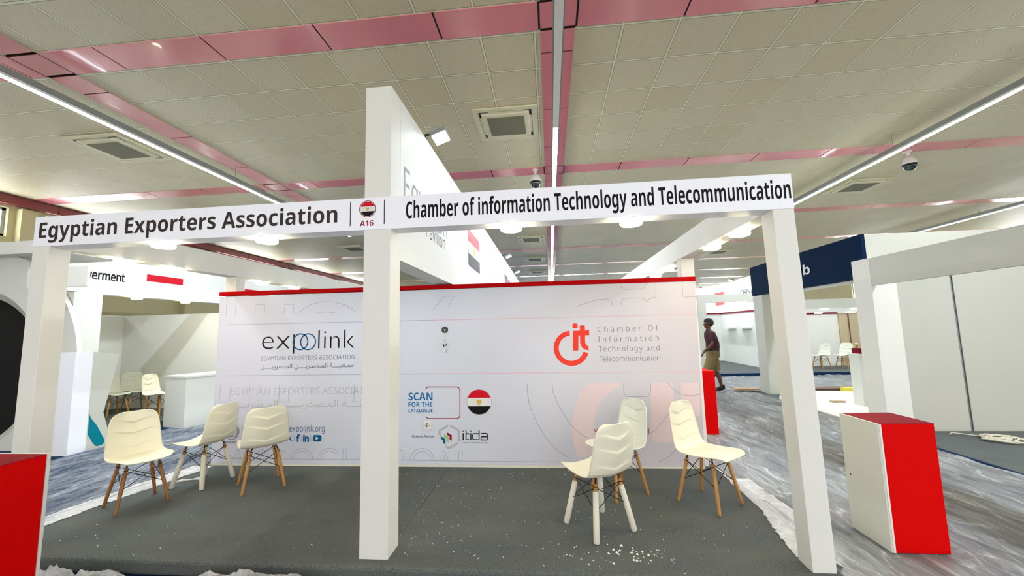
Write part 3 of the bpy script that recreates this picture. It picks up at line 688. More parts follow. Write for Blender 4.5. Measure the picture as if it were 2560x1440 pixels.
# seal and social icons
m = MB(); c = wd(580, 1079)
for r0, r1, a0, a1 in ((.088, .095, 0, 360), (.070, .078, -60, 240), (.062, .066, 0, 360)): band(m, c, r0, r1, a0, a1, BP, BO)
for k in range(3): ribbon(m, [(c[0] - .03 + .008*k, c[1] - .03 - .013*k), (c[0] + .03 - .008*k, c[1] - .03 - .013*k)], .006, BP, BO)
btext('ISO', 570, 1076, 590, 1076, 1081, 1070, 'thin_grey_ink', mb=m); pr('seal', m, 'grey_ink')
btext(sans('INTERCERT', 0), 560.5, 1106, 590.5, 1106, 1108, 1103, 'black_ink', bold=.01)
m = MB()
for u, v0, v1 in ((606, 1064, 1094), (712, 1088, 1103), (735.5, 1088, 1103), (753, 1088, 1103), (777, 1088, 1103)): bline([(u, v0), (u, v1)], .004, m)
pr('divider', m, 'thin_grey_ink')
m = MB(); ribbon(m, rr(691, 1088, 706.5, 1103, 4), .010, BP, BO, closed=True); band(m, wd(698.7, 1095.5), .018, .026, 0, 360, BP, BO); pr('icon', m, 'blue_ink', 'blue camera icon')
m = MB(); bline([(717.5, 1087.5), (729.5, 1103)], .012, m); bline([(729.5, 1087.5), (717.5, 1103)], .005, m); pr('icon', m, 'blue_ink', 'blue X icon')
btext('f', 740.8, 1096, 749, 1096, 1103.5, 1086.5, 'blue_ink', bold=.05); btext('in', 757.3, 1096, 772.3, 1096, 1103.5, 1086.5, 'blue_ink', bold=.05)
m = MB(); flat(m, rr(782, 1087.4, 803.8, 1103.8, 4.5), BP, BO); i_ = pr('icon', m, 'blue_ink', 'blue play button icon')
m = MB(); flat(m, [wd(*t) for t in ((789.5, 1091.5), (789.5, 1099.5), (796.8, 1095.5))], BP, BO + .0008); part('play_triangle', m, 'flag_white', bn)

# socket and hanging cable
a = wd(1060.5, 1054); b = wd(1078.5, 1073.5)
o = thing('wall_socket', 'white square power socket low on the banner above Strategic Partner', 'socket', ((a[0] + b[0])/2, YD, b[1]))
m = MB(); m.box(a[0], b[0], YD - .016, YD - .0032, b[1], a[1]); part('plate', m, 'plastic_white', o, bevel=.003)
m = MB(); cx, cz = (a[0] + b[0])/2, (a[1] + b[1])/2
for dx, dz, w_, h_ in ((-.008, .022, .010, .004), (-.022, 0, .004, .006), (.022, 0, .004, .006), (-.006, -.002, .004, .016)): m.box(cx + dx - w_, cx + dx + w_, YD - .0168, YD - .015, cz + dz - h_, cz + dz + h_)
part('socket_hole', m, 'dark_plastic', o)
c = wd(1112, 824.6); o = thing('hanging_cable', 'white cable with connector hanging from a round black hole in the wall', 'cable', (c[0], YD, c[1] - .3))
m = MB(); m.lathe((c[0], YD - .0036, c[1]), [(.040, 0), (.040, -.001)], 28, 'y'); part('hole', m, 'dark_plastic', o)
def cp(x, y, d=.015): p = onY(1080 + x/12, 780 + y/12, YD - d); return tuple(p)
m = MB(); m.path([cp(360, 520, .006), cp(385, 580), cp(405, 632), cp(385, 720), cp(362, 810), cp(335, 850), cp(310, 905), cp(322, 950), cp(350, 1010), cp(362, 1070)], .0035, 6); m.path([cp(460, 545, .006), cp(372, 530, .012), cp(395, 600), cp(372, 790), cp(410, 870), cp(445, 920), cp(430, 970), cp(375, 1060)], .0035, 6); part('wire', m, 'plastic_white', o, True)
m = MB(); m.tube(cp(340, 975, .02), cp(355, 1040, .02), .008, .006); m.tube(cp(440, 945, .02), cp(410, 1005, .02), .006, .005); part('tape', m, 'dark_plastic', o, True)
m = MB(); a, b = cp(335, 1100, .03), cp(415, 1215, .01); m.box(a[0], b[0], YD - .03, YD - .008, b[2], a[2]); part('connector', m, 'plastic_white', o, bevel=.003)

# ---- round lamps
def lamp(x, y, z, label, group, r=.078, glow='lamp_glow'):
    o = thing('round_ceiling_lamp', label, 'lamp', (x, y, z), group)
    m = MB(); m.lathe((x, y, z), [(r*.92, -.0005), (r*.97, -.012)], 28); part('base', m, 'plastic_white', o, True)
    m = MB(); m.lathe((x, y, z), [(r*.98, -.0122), (r, -.016), (r, -.034), (r*.93, -.042), (r*.5, -.045), (.003, -.046)], 28); part('diffuser', m, glow, o, True)
G1 = 'round lamps under the stand beams'
zu = 2.2945
for x, l in ((-.21, 'glowing round lamp under the fascia below the word Exporters'), (.673, 'glowing round lamp under the fascia left of the centre post'), (2.588, 'glowing round lamp under the fascia right of the centre post'), (3.448, 'glowing round lamp under the fascia nearest the right post')): lamp(x, .07, zu, l, G1)
for y, l in ((.60, 'round lamp under the right side beam nearest the right post'), (1.16, 'second round lamp under the right side beam, in front of the rear post'), (2.6, 'round lamp under the right side beam just behind the rear post'), (3.2, 'farthest round lamp of the right side beam, touching the red rail')): lamp(4.43, y, zu + .001, l, G1)
for x, y, l in ((-1.185, .60, 'round lamp under the left side beam nearest the left post'), (-1.17, 1.12, 'second round lamp under the left side beam'), (-1.15, 2.37, 'round lamp under the left side beam behind the wall'), (-1.13, 3.03, 'farthest round lamp of the left side beam touching the red rail')): lamp(x, y, zu + .001, l, G1)

# ---- flood lights on arms over the sign walls
def flood(x, y, z, dx, label, s=1.0, glow='flood_glow'):
    """small flood light on an arm that reaches out from a wall top, its face turned down towards the wall"""
    o = thing('flood_light', label, 'flood light', (x, y, z), 'flood lights on the sign walls')
    hx_, hz = x + dx*.13*s, z + .045*s
    m = MB(); m.path([(x - dx*.03, y, z), (x - dx*.03, y, z + .09*s), (hx_ - dx*.02*s, y, hz + .05*s)], .012, 6); part('arm', m, 'metal_black', o)
    c = np.array((hx_, y, hz)); t = np.array((dx*.94, 0, .34)); n_ = np.array((-dx*.34, 0, .94)); e = np.array((0, 1., 0)); q = []
    for k in (0, .04*s):
        q += [tuple(c + t*a*.085*s + e*b*.11*s + n_*k) for a, b in ((-1, -1), (1, -1), (1, 1), (-1, 1))]
    m = MB(); m.hexa(q); part('housing', m, 'metal_grey', o)
    q = []
    for k in (-.006*s, -.0005): q += [tuple(c + t*a*.07*s + e*b*.094*s + n_*k) for a, b in ((-1, -1), (1, -1), (1, 1), (-1, 1))]
    m = MB(); m.hexa(q); part('lamp_face', m, glow, o)
flood(1.69, .95, 3.4226, 1, 'bright flood light on the tower wall nearest the camera')
flood(1.69, 7.5, 3.4226, 1, 'second flood light along the long sign wall'); flood(1.69, 10.4, 3.4226, 1, 'farthest flood light along the long sign wall')

# ================================================================== chairs
def shell_mesh():
    prof = [(.235, .418), (.225, .428), (.19, .432), (.14, .428), (.08, .421), (.02, .416), (-.05, .414), (-.11, .418), (-.155, .432), (-.187, .462), (-.205, .505), (-.218, .56), (-.229, .62), (-.239, .68), (-.249, .74), (-.257, .79), (-.261, .815), (-.264, .825)]
    wid = [.15, .178, .198, .208, .213, .216, .216, .214, .212, .210, .206, .201, .196, .190, .183, .168, .145, .11]
    P = [np.array(p) for p in prof]; L = [0]
    for a, b in zip(P, P[1:]): L.append(L[-1] + np.linalg.norm(b - a))
    nu, ns = 28, 120; vs = []; fs = []
    for i in range(ns + 1):
        s = L[-1]*i/ns; f = np.interp(s, L, [p[0] for p in P]); z = np.interp(s, L, [p[1] for p in P]); w = np.interp(s, L, wid)
        e = 1e-2; f2 = np.interp(min(s + e, L[-1]), L, [p[0] for p in P]) - np.interp(max(s - e, 0), L, [p[0] for p in P]); z2 = np.interp(min(s + e, L[-1]), L, [p[1] for p in P]) - np.interp(max(s - e, 0), L, [p[1] for p in P])
        nn = np.array((z2, -f2)); nn /= np.linalg.norm(nn) + 1e-9           # normal towards the sitter
        k = min(1, max(0, (s - .32)/.12))                                     # 0 seat, 1 back
        for j in range(nu + 1):
            u = -1 + 2*j/nu
            cup = (.026*(1 - k) + .042*k)*abs(u)**2.2
            d = cup
            if s > .36:
                for s0, amp in ((.475, .012), (.60, .019), (.705, .019)):
                    t = s - (s0 + .055*abs(u)); am = amp*max(0, 1 - abs(u)/.86)
                    if -.12 < t <= 0: d -= am*(1 - (-t)/.12)
            top = -.02*abs(u)**3*k
            vs.append((w*u, -(f + nn[0]*d), z + nn[1]*d + top))
    for i in range(ns):
        for j in range(nu):
            a = i*(nu + 1) + j; fs.append((a, a + 1, a + nu + 2, a + nu + 1))
    m = MB(); m.add(vs, fs); return m
FT = .183   # half spread of the feet
def make_chair(label, wrapped, shell='chair_plastic', wood_='leg_wood'):
    o = thing('shell_chair', label, 'chair', (0, 0, 0), 'moulded shell chairs with dowel legs')
    s = part('seat_shell', shell_mesh(), shell, o, True)
    md = s.modifiers.new('thickness', 'SOLIDIFY'); md.thickness = .008; md.offset = -1
    tops, feet = [], []
    for sx, sy in ((1, 1), (1, -1), (-1, -1), (-1, 1)):
        t = np.array((sx*.115, sy*.115, .375)); f = np.array((sx*FT, sy*FT, 0)); tops.append(t); feet.append(f)
        at = lambda k, t=t, f=f: f + (t - f)*k
        m = MB(); m.path([at(0), at(.06), at(.5), at(1)], [.010, .0125, .0155, .0145], 14)
        lg = part('leg', m, wood_, o, True)
        if wrapped:
            w = MB(); w.path([at(.004), at(.02), at(.4), at(.86), at(.87)], [.018, .0225, .0225, .021, .016], 16); part('leg_wrap', w, 'wrap_foam', lg, True, label='off-white foam sleeve')
        b = MB(); b.path([at(.96), at(1.05), (t[0]*.86, t[1]*.86, .412)], [.007, .006, .006], 8); b.tube(at(.93), at(.945), .0165, n=12); part('leg_bracket', b, 'metal_black', o, True)
    m = MB()
    for i in range(4):
        j = (i + 1) % 4
        for a, b in ((i, j), (j, i)):
            p = feet[a] + (tops[a] - feet[a])*.93; q = feet[b] + (tops[b] - feet[b])*.52
            m.tube(p, q, .0032, n=6)
    part('wire_brace', m, 'metal_black', o, True)
    return o
protoA = make_chair('cream shell chair with brown wooden legs at left front of the carpet, facing the camera', False, wood_='leg_wood_dark')
protoP = make_chair('cream shell chair with plain wooden legs seen from behind, beside the expo banner', False)
protoW = make_chair('cream shell chair with foam-wrapped legs turned left, middle of the left three', True)
protoL = make_chair('pale shell chair with plain wooden legs facing left, half hidden behind the wrapped-leg chair', False, shell='chair_plastic_white')
used = set()
def put(proto, x, y, f, z=0, label=None):
    o = proto if proto not in used else copy_tree(proto)
    used.add(proto); o.location = (x, y, z); o.rotation_euler = (0, 0, math.atan2(f[0], -f[1]))
    if label: o['label'] = label
    return o
put(protoA, -1.05, .757, (.89, -.46))
put(protoW, -.87, 1.28, (-1, .08))
put(protoP, -.16, 1.21, (-.7, .7))
put(protoW, 3.175, .52, (-.55, .835), label='cream shell chair with foam-wrapped legs seen from behind, front of the right three')
put(protoL, 3.44, 1.18, (-.87, -.5))
put(protoP, 4.17, .97, (.64, -.77), label='cream shell chair with plain wooden legs turned right, beside the right aisle')
# chairs of other stands
put(protoL, -6.05, 4.62, (.97, -.2), z=0, label='shell chair in the left booth just right of the leaf board')
put(protoL, -6.12, 5.12, (.9, -.35), z=0, label='shell chair in the left booth behind another, its back against the pale wall')
put(protoP, -5.0, 4.6, (1, .1), z=0, label='shell chair in the left booth beside the white counter')
put(protoL, 11.8, 11.42, (-.95, -.3), z=0, label='far white shell chair in the right booth, left of two')
put(protoL, 12.47, 11.35, (-.85, -.5), z=0, label='far white shell chair in the right booth, beside the red box')

# ================================================================== counters
cr = thing('red_counter', 'tall red counter with pale grey side standing right of the stand', 'counter', (5.05, .75, ZF))
A = onZ(2232, 1382, ZF); B = onZ(2385, 1398, ZF)
x0, x1, y0, y1, zt = 5.19, 5.555, .43, .80, .785
m = MB(); m.box(x0 + .004, x1, y0, y1, ZF + .01, zt); part('carcass', m, 'red_gloss', cr, bevel=.002)
m = MB(); m.box(x0 + .004, x1, y0, y1, zt + .0005, zt + .004); part('top_panel', m, 'darkened_top_red', cr, label='red top darkened in colour to dim its lighting')
m = MB(); m.box(x0 - .014, x0 + .003, y0 - .001, y1, ZF + .01, zt + .001); part('side_panel', m, 'grey_paint', cr, label='pale grey side')
m = MB(); m.box(x0 - .0005, x0 + .012, y0 - .003, y0 - .0005, ZF + .01, zt); part('edge_band', m, 'white_panel', cr)
m = MB(); m.lathe((x0 - .0142, y1 - .05, .33), [(.008, 0), (.008, -.001)], 12, 'x'); part('cable_hole', m, 'dark_plastic', cr)
cl = thing('red_counter', 'dark red counter with white edge at the lower left corner', 'counter', (-.3, -1.1, ZF))
m = MB(); m.box(-.55, -.004, -1.6, -.70, ZF, .895); part('carcass', m, 'red_gloss', cl)
m = MB(); m.box(-.55, -.004, -1.6, -.70, .8955, .899); part('top_panel', m, 'darkened_top_red', cl, label='red top darkened in colour to dim its lighting')
m = MB(); m.box(-.55, .0, -.698, -.685, ZF, .9); part('back_panel', m, 'white_panel', cl, label='white back board')
m = MB(); m.box(4.72, 5.30, 3.56, 4.0, ZF, .835)
solo('red_counter', m, 'red_gloss', 'red counter standing behind the back wall in front of the man', 'counter', bevel=.003)

# ================================================================== plastic film
FEET = [(5.12, 5.62, .36, .86), (4.6, 5.32, 3.48, 4.05), (7.5, 8.1, 3.5, 4.0), (7.8, 8.3, 6.95, 7.45), (-4.45, -3.4, 3.9, 5.0), (7.2, 7.9, 7.3, 7.75)]   # where something heavy presses the film flat
def sheet(name, x0, x1, y0, y1, nx, ny, amp, m, label, seed, fn=None, hide=None):
    mb = MB(); vs = []
    for i in range(nx + 1):
        for j in range(ny + 1):
            x = x0 + (x1 - x0)*i/nx; y = y0 + (y1 - y0)*j/ny
            q = noise.fractal(Vector((x*3.2 + seed, y*.8, seed)), 1.0, 2.0, 4)
            r = 1 - abs(noise.noise(Vector((x*7 + seed*3, y*1.7, 4.2)))*2)
            z = amp*(.5 + .5*q + .55*max(0, r)**3)
            if any(a < x < b and c < y < d for a, b, c, d in FEET): z = .002
            z = max(.002, z)
            if fn: x, y, z = fn(x, y, z)
            vs.append((x, y, ZF + .003 + z))
    fs = []
    for i in range(nx):
        for j in range(ny):
            a = i*(ny + 1) + j; fs.append((a, a + ny + 1, a + ny + 2, a + 1))
    mb.add(vs, fs)
    return solo(name, mb, m, label, 'plastic sheet', 'plastic film covering the aisles', smooth=True)
def left_edge(x, y, z):
    return x, y, z
sheet('plastic_sheet', -4.0, -1.49, .1, 7.5, 90, 150, .035, 'film_left', 'crinkled clear plastic film over the blue aisle left of the platform', 1.3)
sheet('plastic_sheet', 4.60, 7.58, -.9, 10.2, 100, 190, .04, 'film_right', 'wide crinkled plastic film over the right aisle around the red counter', 5.1)
sheet('plastic_sheet', 7.6, 14.5, 7.5, 10.3, 90, 60, .03, 'film_right', 'far plastic film before the far booth platform', 8.4)
# taped margins of the film that lap over the platform edges
def margin(pts_in, pts_out, label, seed, m='film_edge'):
    mb = MB(); n_ = 60; k = 16; vs = []
    for i in range(n_ + 1):
        t = i/n_*(len(pts_in) - 1); a = int(min(t, len(pts_in) - 2)); f = t - a
        p = np.array(pts_in[a])*(1 - f) + np.array(pts_in[a + 1])*f; q = np.array(pts_out[a])*(1 - f) + np.array(pts_out[a + 1])*f
        p = p + np.array((.02*noise.noise(Vector((i*.45, seed, 0))), 0))
        for j in range(k + 1):
            g = j/k; x, y = p*(1 - g) + q*g
            z = (.003 + .012*abs(noise.noise(Vector((i*.6, j*1.1, seed)))))
            inside = -1.475 < x < 4.575; d = min(abs(x + 1.475), abs(x - 4.575))
            vs.append((x, y, z if inside else z - .075*min(1, d/.14)))
    fs = [(i*(k + 1) + j, (i + 1)*(k + 1) + j, (i + 1)*(k + 1) + j + 1, i*(k + 1) + j + 1) for i in range(n_) for j in range(k)]
    mb.add(vs, fs); return solo('plastic_sheet', mb, m, label, 'plastic sheet', 'plastic film covering the aisles', smooth=True)
margin([(-1.40, .30), (-1.36, .8), (-1.27, 1.3), (-1.2, 1.77)], [(-1.85, .30), (-1.83, .8), (-1.78, 1.3), (-1.72, 1.77)], 'white film margin lapping over the left platform edge', 2)
margin([(4.40, .17), (4.46, .55), (4.53, .85), (4.55, 1.75)], [(4.72, .17), (4.85, .55), (4.88, .85), (4.85, 1.75)], 'torn white film margin beside the right post', 7)
def crumple(cx, cy, rx, ry, h, label, seed):
    mb = MB(); n_ = 46; vs = []
    for i in range(n_ + 1):
        for j in range(n_ + 1):
            a, b = -1 + 2*i/n_, -1 + 2*j/n_
            ed = max(0, 1 - max(abs(a), abs(b))**2.5)
            q = noise.fractal(Vector((a*2.0 + seed, b*1.4, seed)), 1.2, 2.1, 2); r = 1 - abs(noise.noise(Vector((a*2 + seed, b*1.2, seed*2)))*2.0)
            z = ed*h*(.45 + .4*q + .5*max(0, r)**2)
            vs.append((cx + rx*(a + .12*noise.noise(Vector((seed, b*3, 1)))), cy + ry*(b + .25*noise.noise(Vector((a*2.5, seed, 2)))), ZF + .004 + max(0, z)))
    fs = [(i*(n_ + 1) + j, (i + 1)*(n_ + 1) + j, (i + 1)*(n_ + 1) + j + 1, i*(n_ + 1) + j + 1) for i in range(n_) for j in range(n_)]
    mb.add(vs, fs); return solo('plastic_sheet', mb, 'film_crumpled', label, 'plastic sheet', 'crumpled film before the platform', smooth=True)
crumple(-.50, -.27, .44, .15, .15, 'crumpled plastic film heap before the platform beside the left counter', 3)
crumple(.93, -.27, .55, .16, .15, 'crumpled plastic film heap before the platform left of the centre post', 9)
crumple(4.75, .05, .24, .3, .05, 'scrap of crumpled film at the foot of the right post', 14)

# ================================================================== left background
# round stage arch
ra = thing('stage_arch', 'big white round arch with black opening at the left edge', 'arch', (-6.27, 2.9, ZF))
c = (-6.27, 1.1); yf = 2.66
def ringm(r0, r1, ya, yb, yb0=None):
    """annulus between radii; y of the outer rim ya and inner rim yb, cut at the floor"""
    mb = MB(); n_ = 72; vs = []; fs = []
    for i in range(n_):
        a = 2*PI*i/n_
        for r, y in ((r1, ya), (r0, yb)):
            vs.append((c[0] + r*math.cos(a), y, min(2.884, max(ZF, c[1] + r*math.sin(a)))))
    for i in range(n_): j = (i + 1) % n_; fs.append((2*i, 2*j, 2*j + 1, 2*i + 1))
    mb.add(vs, fs); return mb
m = ringm(1.285, 1.93, yf, yf); q = ringm(1.93, 1.93, yf, yf + .07); m.add(q.v, q.f); part('ring_face', m, 'white_panel', ra)
part('inner_rim', ringm(1.165, 1.285, yf, yf + .07), 'grey_paint', ra)
m = MB(); m.lathe((c[0], yf + .16, c[1]), [(1.35, 0), (1.35, .02)], 64, 'y')
m.v = [(x, y, max(ZF, z)) for x, y, z in m.v]; part('black_backdrop', m, 'black_cloth', ra)
m = MB(); m.box(-8.3, -4.5, 2.45, 3.3, 2.885, 3.08); part('roof_slab', m, 'white_paint', ra)
m = MB(); m.box(-4.35, -3.588, 2.12, 2.155, 2.29, 2.575); part('beam_end', m, 'white_paint', ra)
m = MB(); m.box(-4.6, -4.4, 2.155, 2.66, 2.29, 2.575); part('beam', m, 'white_paint', ra)
# folded leaf board
lb = thing('leaf_board', 'white folded board with a teal leaf shape beside the round arch', 'display board', (-4.1, 2.7, ZF))
XB = -4.07
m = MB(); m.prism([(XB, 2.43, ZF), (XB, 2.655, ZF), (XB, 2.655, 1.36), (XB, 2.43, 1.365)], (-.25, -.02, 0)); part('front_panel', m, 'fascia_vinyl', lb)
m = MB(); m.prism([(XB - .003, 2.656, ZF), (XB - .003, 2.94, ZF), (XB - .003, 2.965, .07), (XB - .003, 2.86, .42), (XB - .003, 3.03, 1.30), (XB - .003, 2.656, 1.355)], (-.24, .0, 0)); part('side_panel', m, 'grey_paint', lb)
m = MB(); flat(m, [(2.672, .435), (2.70, .36), (2.78, .25), (2.86, .09), (2.905, .0), (2.90, -.05), (2.87, -.07), (2.80, -.068), (2.75, -.01), (2.687, .11), (2.672, .13)], ('x+', XB - .003), .002); part('leaf', m, 'teal_ink', lb)
# white counter
wc = thing('white_counter', 'white counter with thick top in the left booth', 'counter', (-4.1, 4.3, ZF))
m = MB(); m.hexa([(-4.37, 4.11, ZF), (-3.82, 3.98, ZF), (-3.52, 4.75, ZF), (-4.1, 4.9, ZF), (-4.37, 4.11, .80), (-3.82, 3.98, .80), (-3.52, 4.75, .80), (-4.1, 4.9, .80)]); part('carcass', m, 'white_panel', wc)
m = MB(); m.hexa([(-4.39, 4.10, .80), (-3.81, 3.96, .80), (-3.50, 4.76, .80), (-4.1, 4.92, .80), (-4.39, 4.10, .835), (-3.81, 3.96, .835), (-3.50, 4.76, .835), (-4.1, 4.92, .835)]); part('counter_top', m, 'white_paint', wc)
# left booth
gb = thing('left_booth', 'white booth across the left aisle with fascia beam and pale inner walls', 'booth', (-5.6, 4, ZF))
m = MB(); m.box(-7.0, -4.42, 3.02, 5.5, ZF, 0); part('platform', m, 'grey_carpet_dark', gb)
m = MB(); m.box(-4.8, -4.62, 2.745, 9.5, 2.2945, 2.54); part('fascia_beam', m, 'white_paint', gb)
m = MB(); m.box(-4.8, -4.62, 2.745, 3.15, ZF, 2.294); part('post', m, 'white_paint', gb)
m = MB(); m.box(-6.9, -3.4, 5.42, 5.47, 0, 2.07); part('back_wall', m, 'white_panel', gb)
m = MB(); m.box(-6.95, -6.9, 3.02, 5.47, 0, 2.07); part('side_wall', m, 'white_panel', gb)
m = MB(); m.box(-6.95, -4.85, 2.98, 3.02, 0, 2.07); part('side_wall', m, 'white_panel', gb)
m = MB(); m.box(-6.895, -6.88, 3.4, 4.6, .02, 1.9); part('door_panel', m, 'grey_paint', gb)
gs = thing('sign_wall', 'tall white sign wall lettered Goverment with red flags across the left aisle', 'sign wall', (-5.6, 5, 2.1))
XG = -5.6
m = MB(); m.box(XG - .18, XG, 3.05, 10.5, 2.5, 3.42); sg = part('sign_panel', m, 'white_panel', gs)
m = MB(); m.box(XG - .18, XG, 3.05, 3.25, 0, 2.5); m.box(XG - .18, XG, 10.3, 10.5, ZF, 2.5); part('post', m, 'white_paint', gs)
GP = ('x+', XG)
def gx(u, v): p = onX(u, v, XG); return float(p[1]), float(p[2])
m = MB(); a, b = gx(222, 693), gx(312, 697); z0 = gx(225, 694.5)[1]; zc = z0 + .15
k = (b[0] - a[0])/7.0
text_mb(m, sans('Goverment', 0), GP, a[0] - 2.9*k, b[0], z0 - .02, zc, bold=.03); part('lettering', m, 'black_ink', sg)
a, b = gx(367.5, 689), gx(457.5, 701.5); h_ = a[1] - gx(367.5, 709)[1]
flag(GP, a[0], b[0], a[1] - 3*h_ + .1, a[1] + .03, sg)
a = gx(603, 721); flag(GP, a[0], a[0] + 1.1, a[1] - .6, a[1], sg)
for y, l in ((3.75, 'flood light at the near end of the Goverment sign wall'), (5.9, 'middle flood light of the Goverment sign wall'), (8.3, 'farthest flood light of the Goverment sign wall')): flood(XG - .01, y, 3.42, 1, l, glow='flood_glow_strong')
for y, l in ((3.73, 'round lamp under the left booth beam, nearer one'), (4.69, 'round lamp under the left booth beam beside the red rail end')): lamp(-4.66, y, 2.2945, l, 'round lamps of the left booth')

# ================================================================== right background
# white booth at the right edge with blue sign
rb_ = thing('right_booth', 'white panelled booth at the right edge with grey fascia', 'booth', (8.6, 3.6, ZF))
m = MB(); m.box(7.62, 13, -1.2, 3.66, ZF, ZF + .03); part('carpet', m, GC, rb_)
m = MB(); m.box(7.58, 7.62, -1.2, 3.66, ZF, ZF + .034); part('carpet_edge', m, 'navy_carpet', rb_)
xj = [8.0, 8.80, 10.05, 11.3, 12.5]
for a, b in zip(xj, xj[1:]):
    m = MB(); m.box(a + .018, b - .018, 3.64, 3.68, ZF + .03, 2.35); part('wall_panel', m, 'booth_panel', rb_)
for a in xj[1:-1]:
    m = MB(); m.box(a - .018, a + .018, 3.655, 3.68, ZF + .03, 2.35)
    for s in (-.014, .014): m.box(a + s - .003, a + s + .003, 3.635, 3.66, ZF + .03, 2.35)
    part('aluminium_profile', m, 'metal_grey', rb_)
m = MB(); m.box(7.655, 8.0, 3.58, 3.92, ZF + .03, 2.47); part('post', m, 'white_paint', rb_)
m = MB(); m.box(7.66, 7.72, -1.2, 3.578, 2.055, 2.465); part('fascia_board', m, 'grey_paint', rb_)
bs = thing('blue_sign', 'dark blue box sign with white letters above the right aisle', 'sign', (7.9, 5.6, 2.2))
m = MB(); m.box(7.84, 7.9, 3.925, 7.42, 2.21, 2.912); sf = part('sign_face', m, 'navy_sign', bs)
m = MB(); m.box(7.845, 11.5, 3.93, 4.05, 2.2, 2.905); part('end_panel', m, 'booth_panel', bs, label='cream side of the box')
m = MB(); m.box(7.9, 8.3, 4.06, 7.42, 2.195, 2.905); part('box', m, 'white_panel', bs)
def bx(u, v): p = onX(u, v, 7.84); return float(p[1]), float(p[2])
m = MB(); a, b = bx(1999, 690), bx(2026, 678); text_mb(m, sans('nb', 1), ('x-', 7.84), bx(1990, 690)[0], bx(2026.5, 680)[0], bx(2010, 688)[1], bx(2012, 664)[1], bold=0, off=.012, thick=.01)
part('lettering', m, 'flag_white', sf)
m = MB(); m.box(7.84, 8.25, 7.0, 7.40, ZF, 2.195); solo('sign_post', m, 'grey_paint', 'broad white post carrying the far end of the blue sign', 'post', bevel=.003)
# counter with the red box and bottle
k_ = thing('white_counter', 'narrow white counter with a red box on top in the right aisle', 'counter', (9.05, 5.63, ZF))
m = MB(); m.box(8.74, 9.4, 5.5, 5.76, ZF, .87); part('carcass', m, 'white_panel', k_)
m = MB(); m.box(8.725, 9.42, 5.485, 5.775, .87, .9); part('counter_top', m, 'white_paint', k_)
rbx = thing('red_box', 'small dark red box standing on the narrow white counter', 'box', (8.9, 5.61, .9))
m = MB(); m.box(8.78, 8.93, 5.53, 5.73, .9001, 1.005); part('front', m, 'dark_red', rbx)
m = MB(); m.box(8.931, 9.02, 5.53, 5.73, .9001, 1.003); part('end', m, 'silver_ink', rbx, label='silver grey end')
bo = thing('bottle', 'small golden white bottle standing on the red box', 'bottle', (8.825, 5.65, 1.006))
m = MB(); m.lathe((8.825, 5.65, 1.0065), [(.018, 0), (.02, .01), (.018, .05), (.026, .052), (.03, .07), (.02, .075)], 16); part('body', m, 'flag_gold', bo, True)
m = MB(); m.lathe((8.825, 5.65, 1.082), [(.03, 0), (.026, .012), (.008, .02)], 16); part('cap', m, 'plastic_white', bo, True)
# far booth facing us
fbth = thing('far_booth', 'far white booth behind the right aisle with red topped walls and shelves', 'booth', (10, 12, ZF))
m = MB(); m.box(7.6, 16, 10.37, 15.0, ZF, 0); part('platform', m, 'grey_carpet_dark', fbth)
m = MB(); m.box(7.58, 16, 10.34, 10.37, ZF, -.004); part('platform_edge', m, 'navy_carpet', fbth)
m = MB(); m.box(7.62, 10.4, 10.4, 10.55, 2.24, 2.49); part('fascia_beam', m, 'grey_paint', fbth)
m = MB(); m.box(10.42, 16, 10.4, 10.55, 1.955, 2.245); part('fascia_beam', m, 'grey_paint', fbth)
m = MB(); m.box(7.62, 7.86, 10.4, 10.6, 0, 2.24); part('post', m, 'grey_paint', fbth)
m = MB(); m.box(7.3, 10.15, 14.9, 14.95, 0, 1.98); part('back_wall', m, 'white_panel', fbth)
m = MB(); m.box(10.15, 10.2, 10.9, 14.95, 0, 1.965); sw_ = part('side_wall', m, 'white_panel', fbth)
m = MB(); m.box(10.13, 10.22, 10.9, 14.9, 1.965, 2.03); part('top_rail', m, 'dark_red', fbth)
m = MB(); m.box(7.3, 10.12, 14.86, 14.97, 1.98, 2.03); part('top_rail', m, 'dark_red', fbth)
m = MB(); m.box(10.25, 13.02, 12.25, 12.3, 0, 1.81); part('back_wall', m, 'white_panel', fbth)
m = MB(); m.box(10.25, 13.0, 12.22, 12.32, 1.81, 1.86); part('top_rail', m, 'dark_red', fbth)
m = MB(); m.box(13.03, 13.9, 12.22, 12.27, 0, 1.83); part('brown_door', m, 'beige_board', fbth, label='brown door panel')
m = MB(); m.box(13.0, 14.2, 12.18, 12.3, 1.83, 2.1); part('lintel', m, 'white_panel', fbth)
m = MB(); m.box(13.33, 13.36, 12.205, 12.22, 0, 1.83); part('door_joint', m, 'dark_wood', fbth)
m = MB(); m.box(10.5, 14.5, 11.4, 11.52, 1.86, 2.0); part('rear_beam', m, 'white_panel', fbth)
for y0_ in (13.55, 12.35):
    m = MB(); m.box(9.93, 10.148, y0_, y0_ + .75, 1.36, 1.43); part('shelf', m, 'white_paint', fbth)
m = MB(); m.box(10.3, 10.7, 12.0, 12.24, 1.33, 1.4); part('shelf', m, 'white_paint', fbth)
for (x, y, z), l in (((9.0, 10.47, 2.24), 'far round lamp under the beam beside the standing man'), ((11.45, 10.47, 1.955), 'far round lamp under the lowest right beam, left one'), ((12.35, 10.47, 1.955), 'far round lamp under the lowest right beam, right one'), ((11.9, 11.46, 1.86), 'small far round lamp on the rear beam, left one'), ((12.9, 11.46, 1.86), 'small far round lamp on the rear beam, right one')): lamp(x, y, z, l, 'far round lamps of the right booths', r=.11, glow='lamp_glow_dim')
XC = 10.95
cw = thing('sign_wall', 'far white sign wall lettered CHINA with a red flag', 'sign wall', (11, 15, 2))
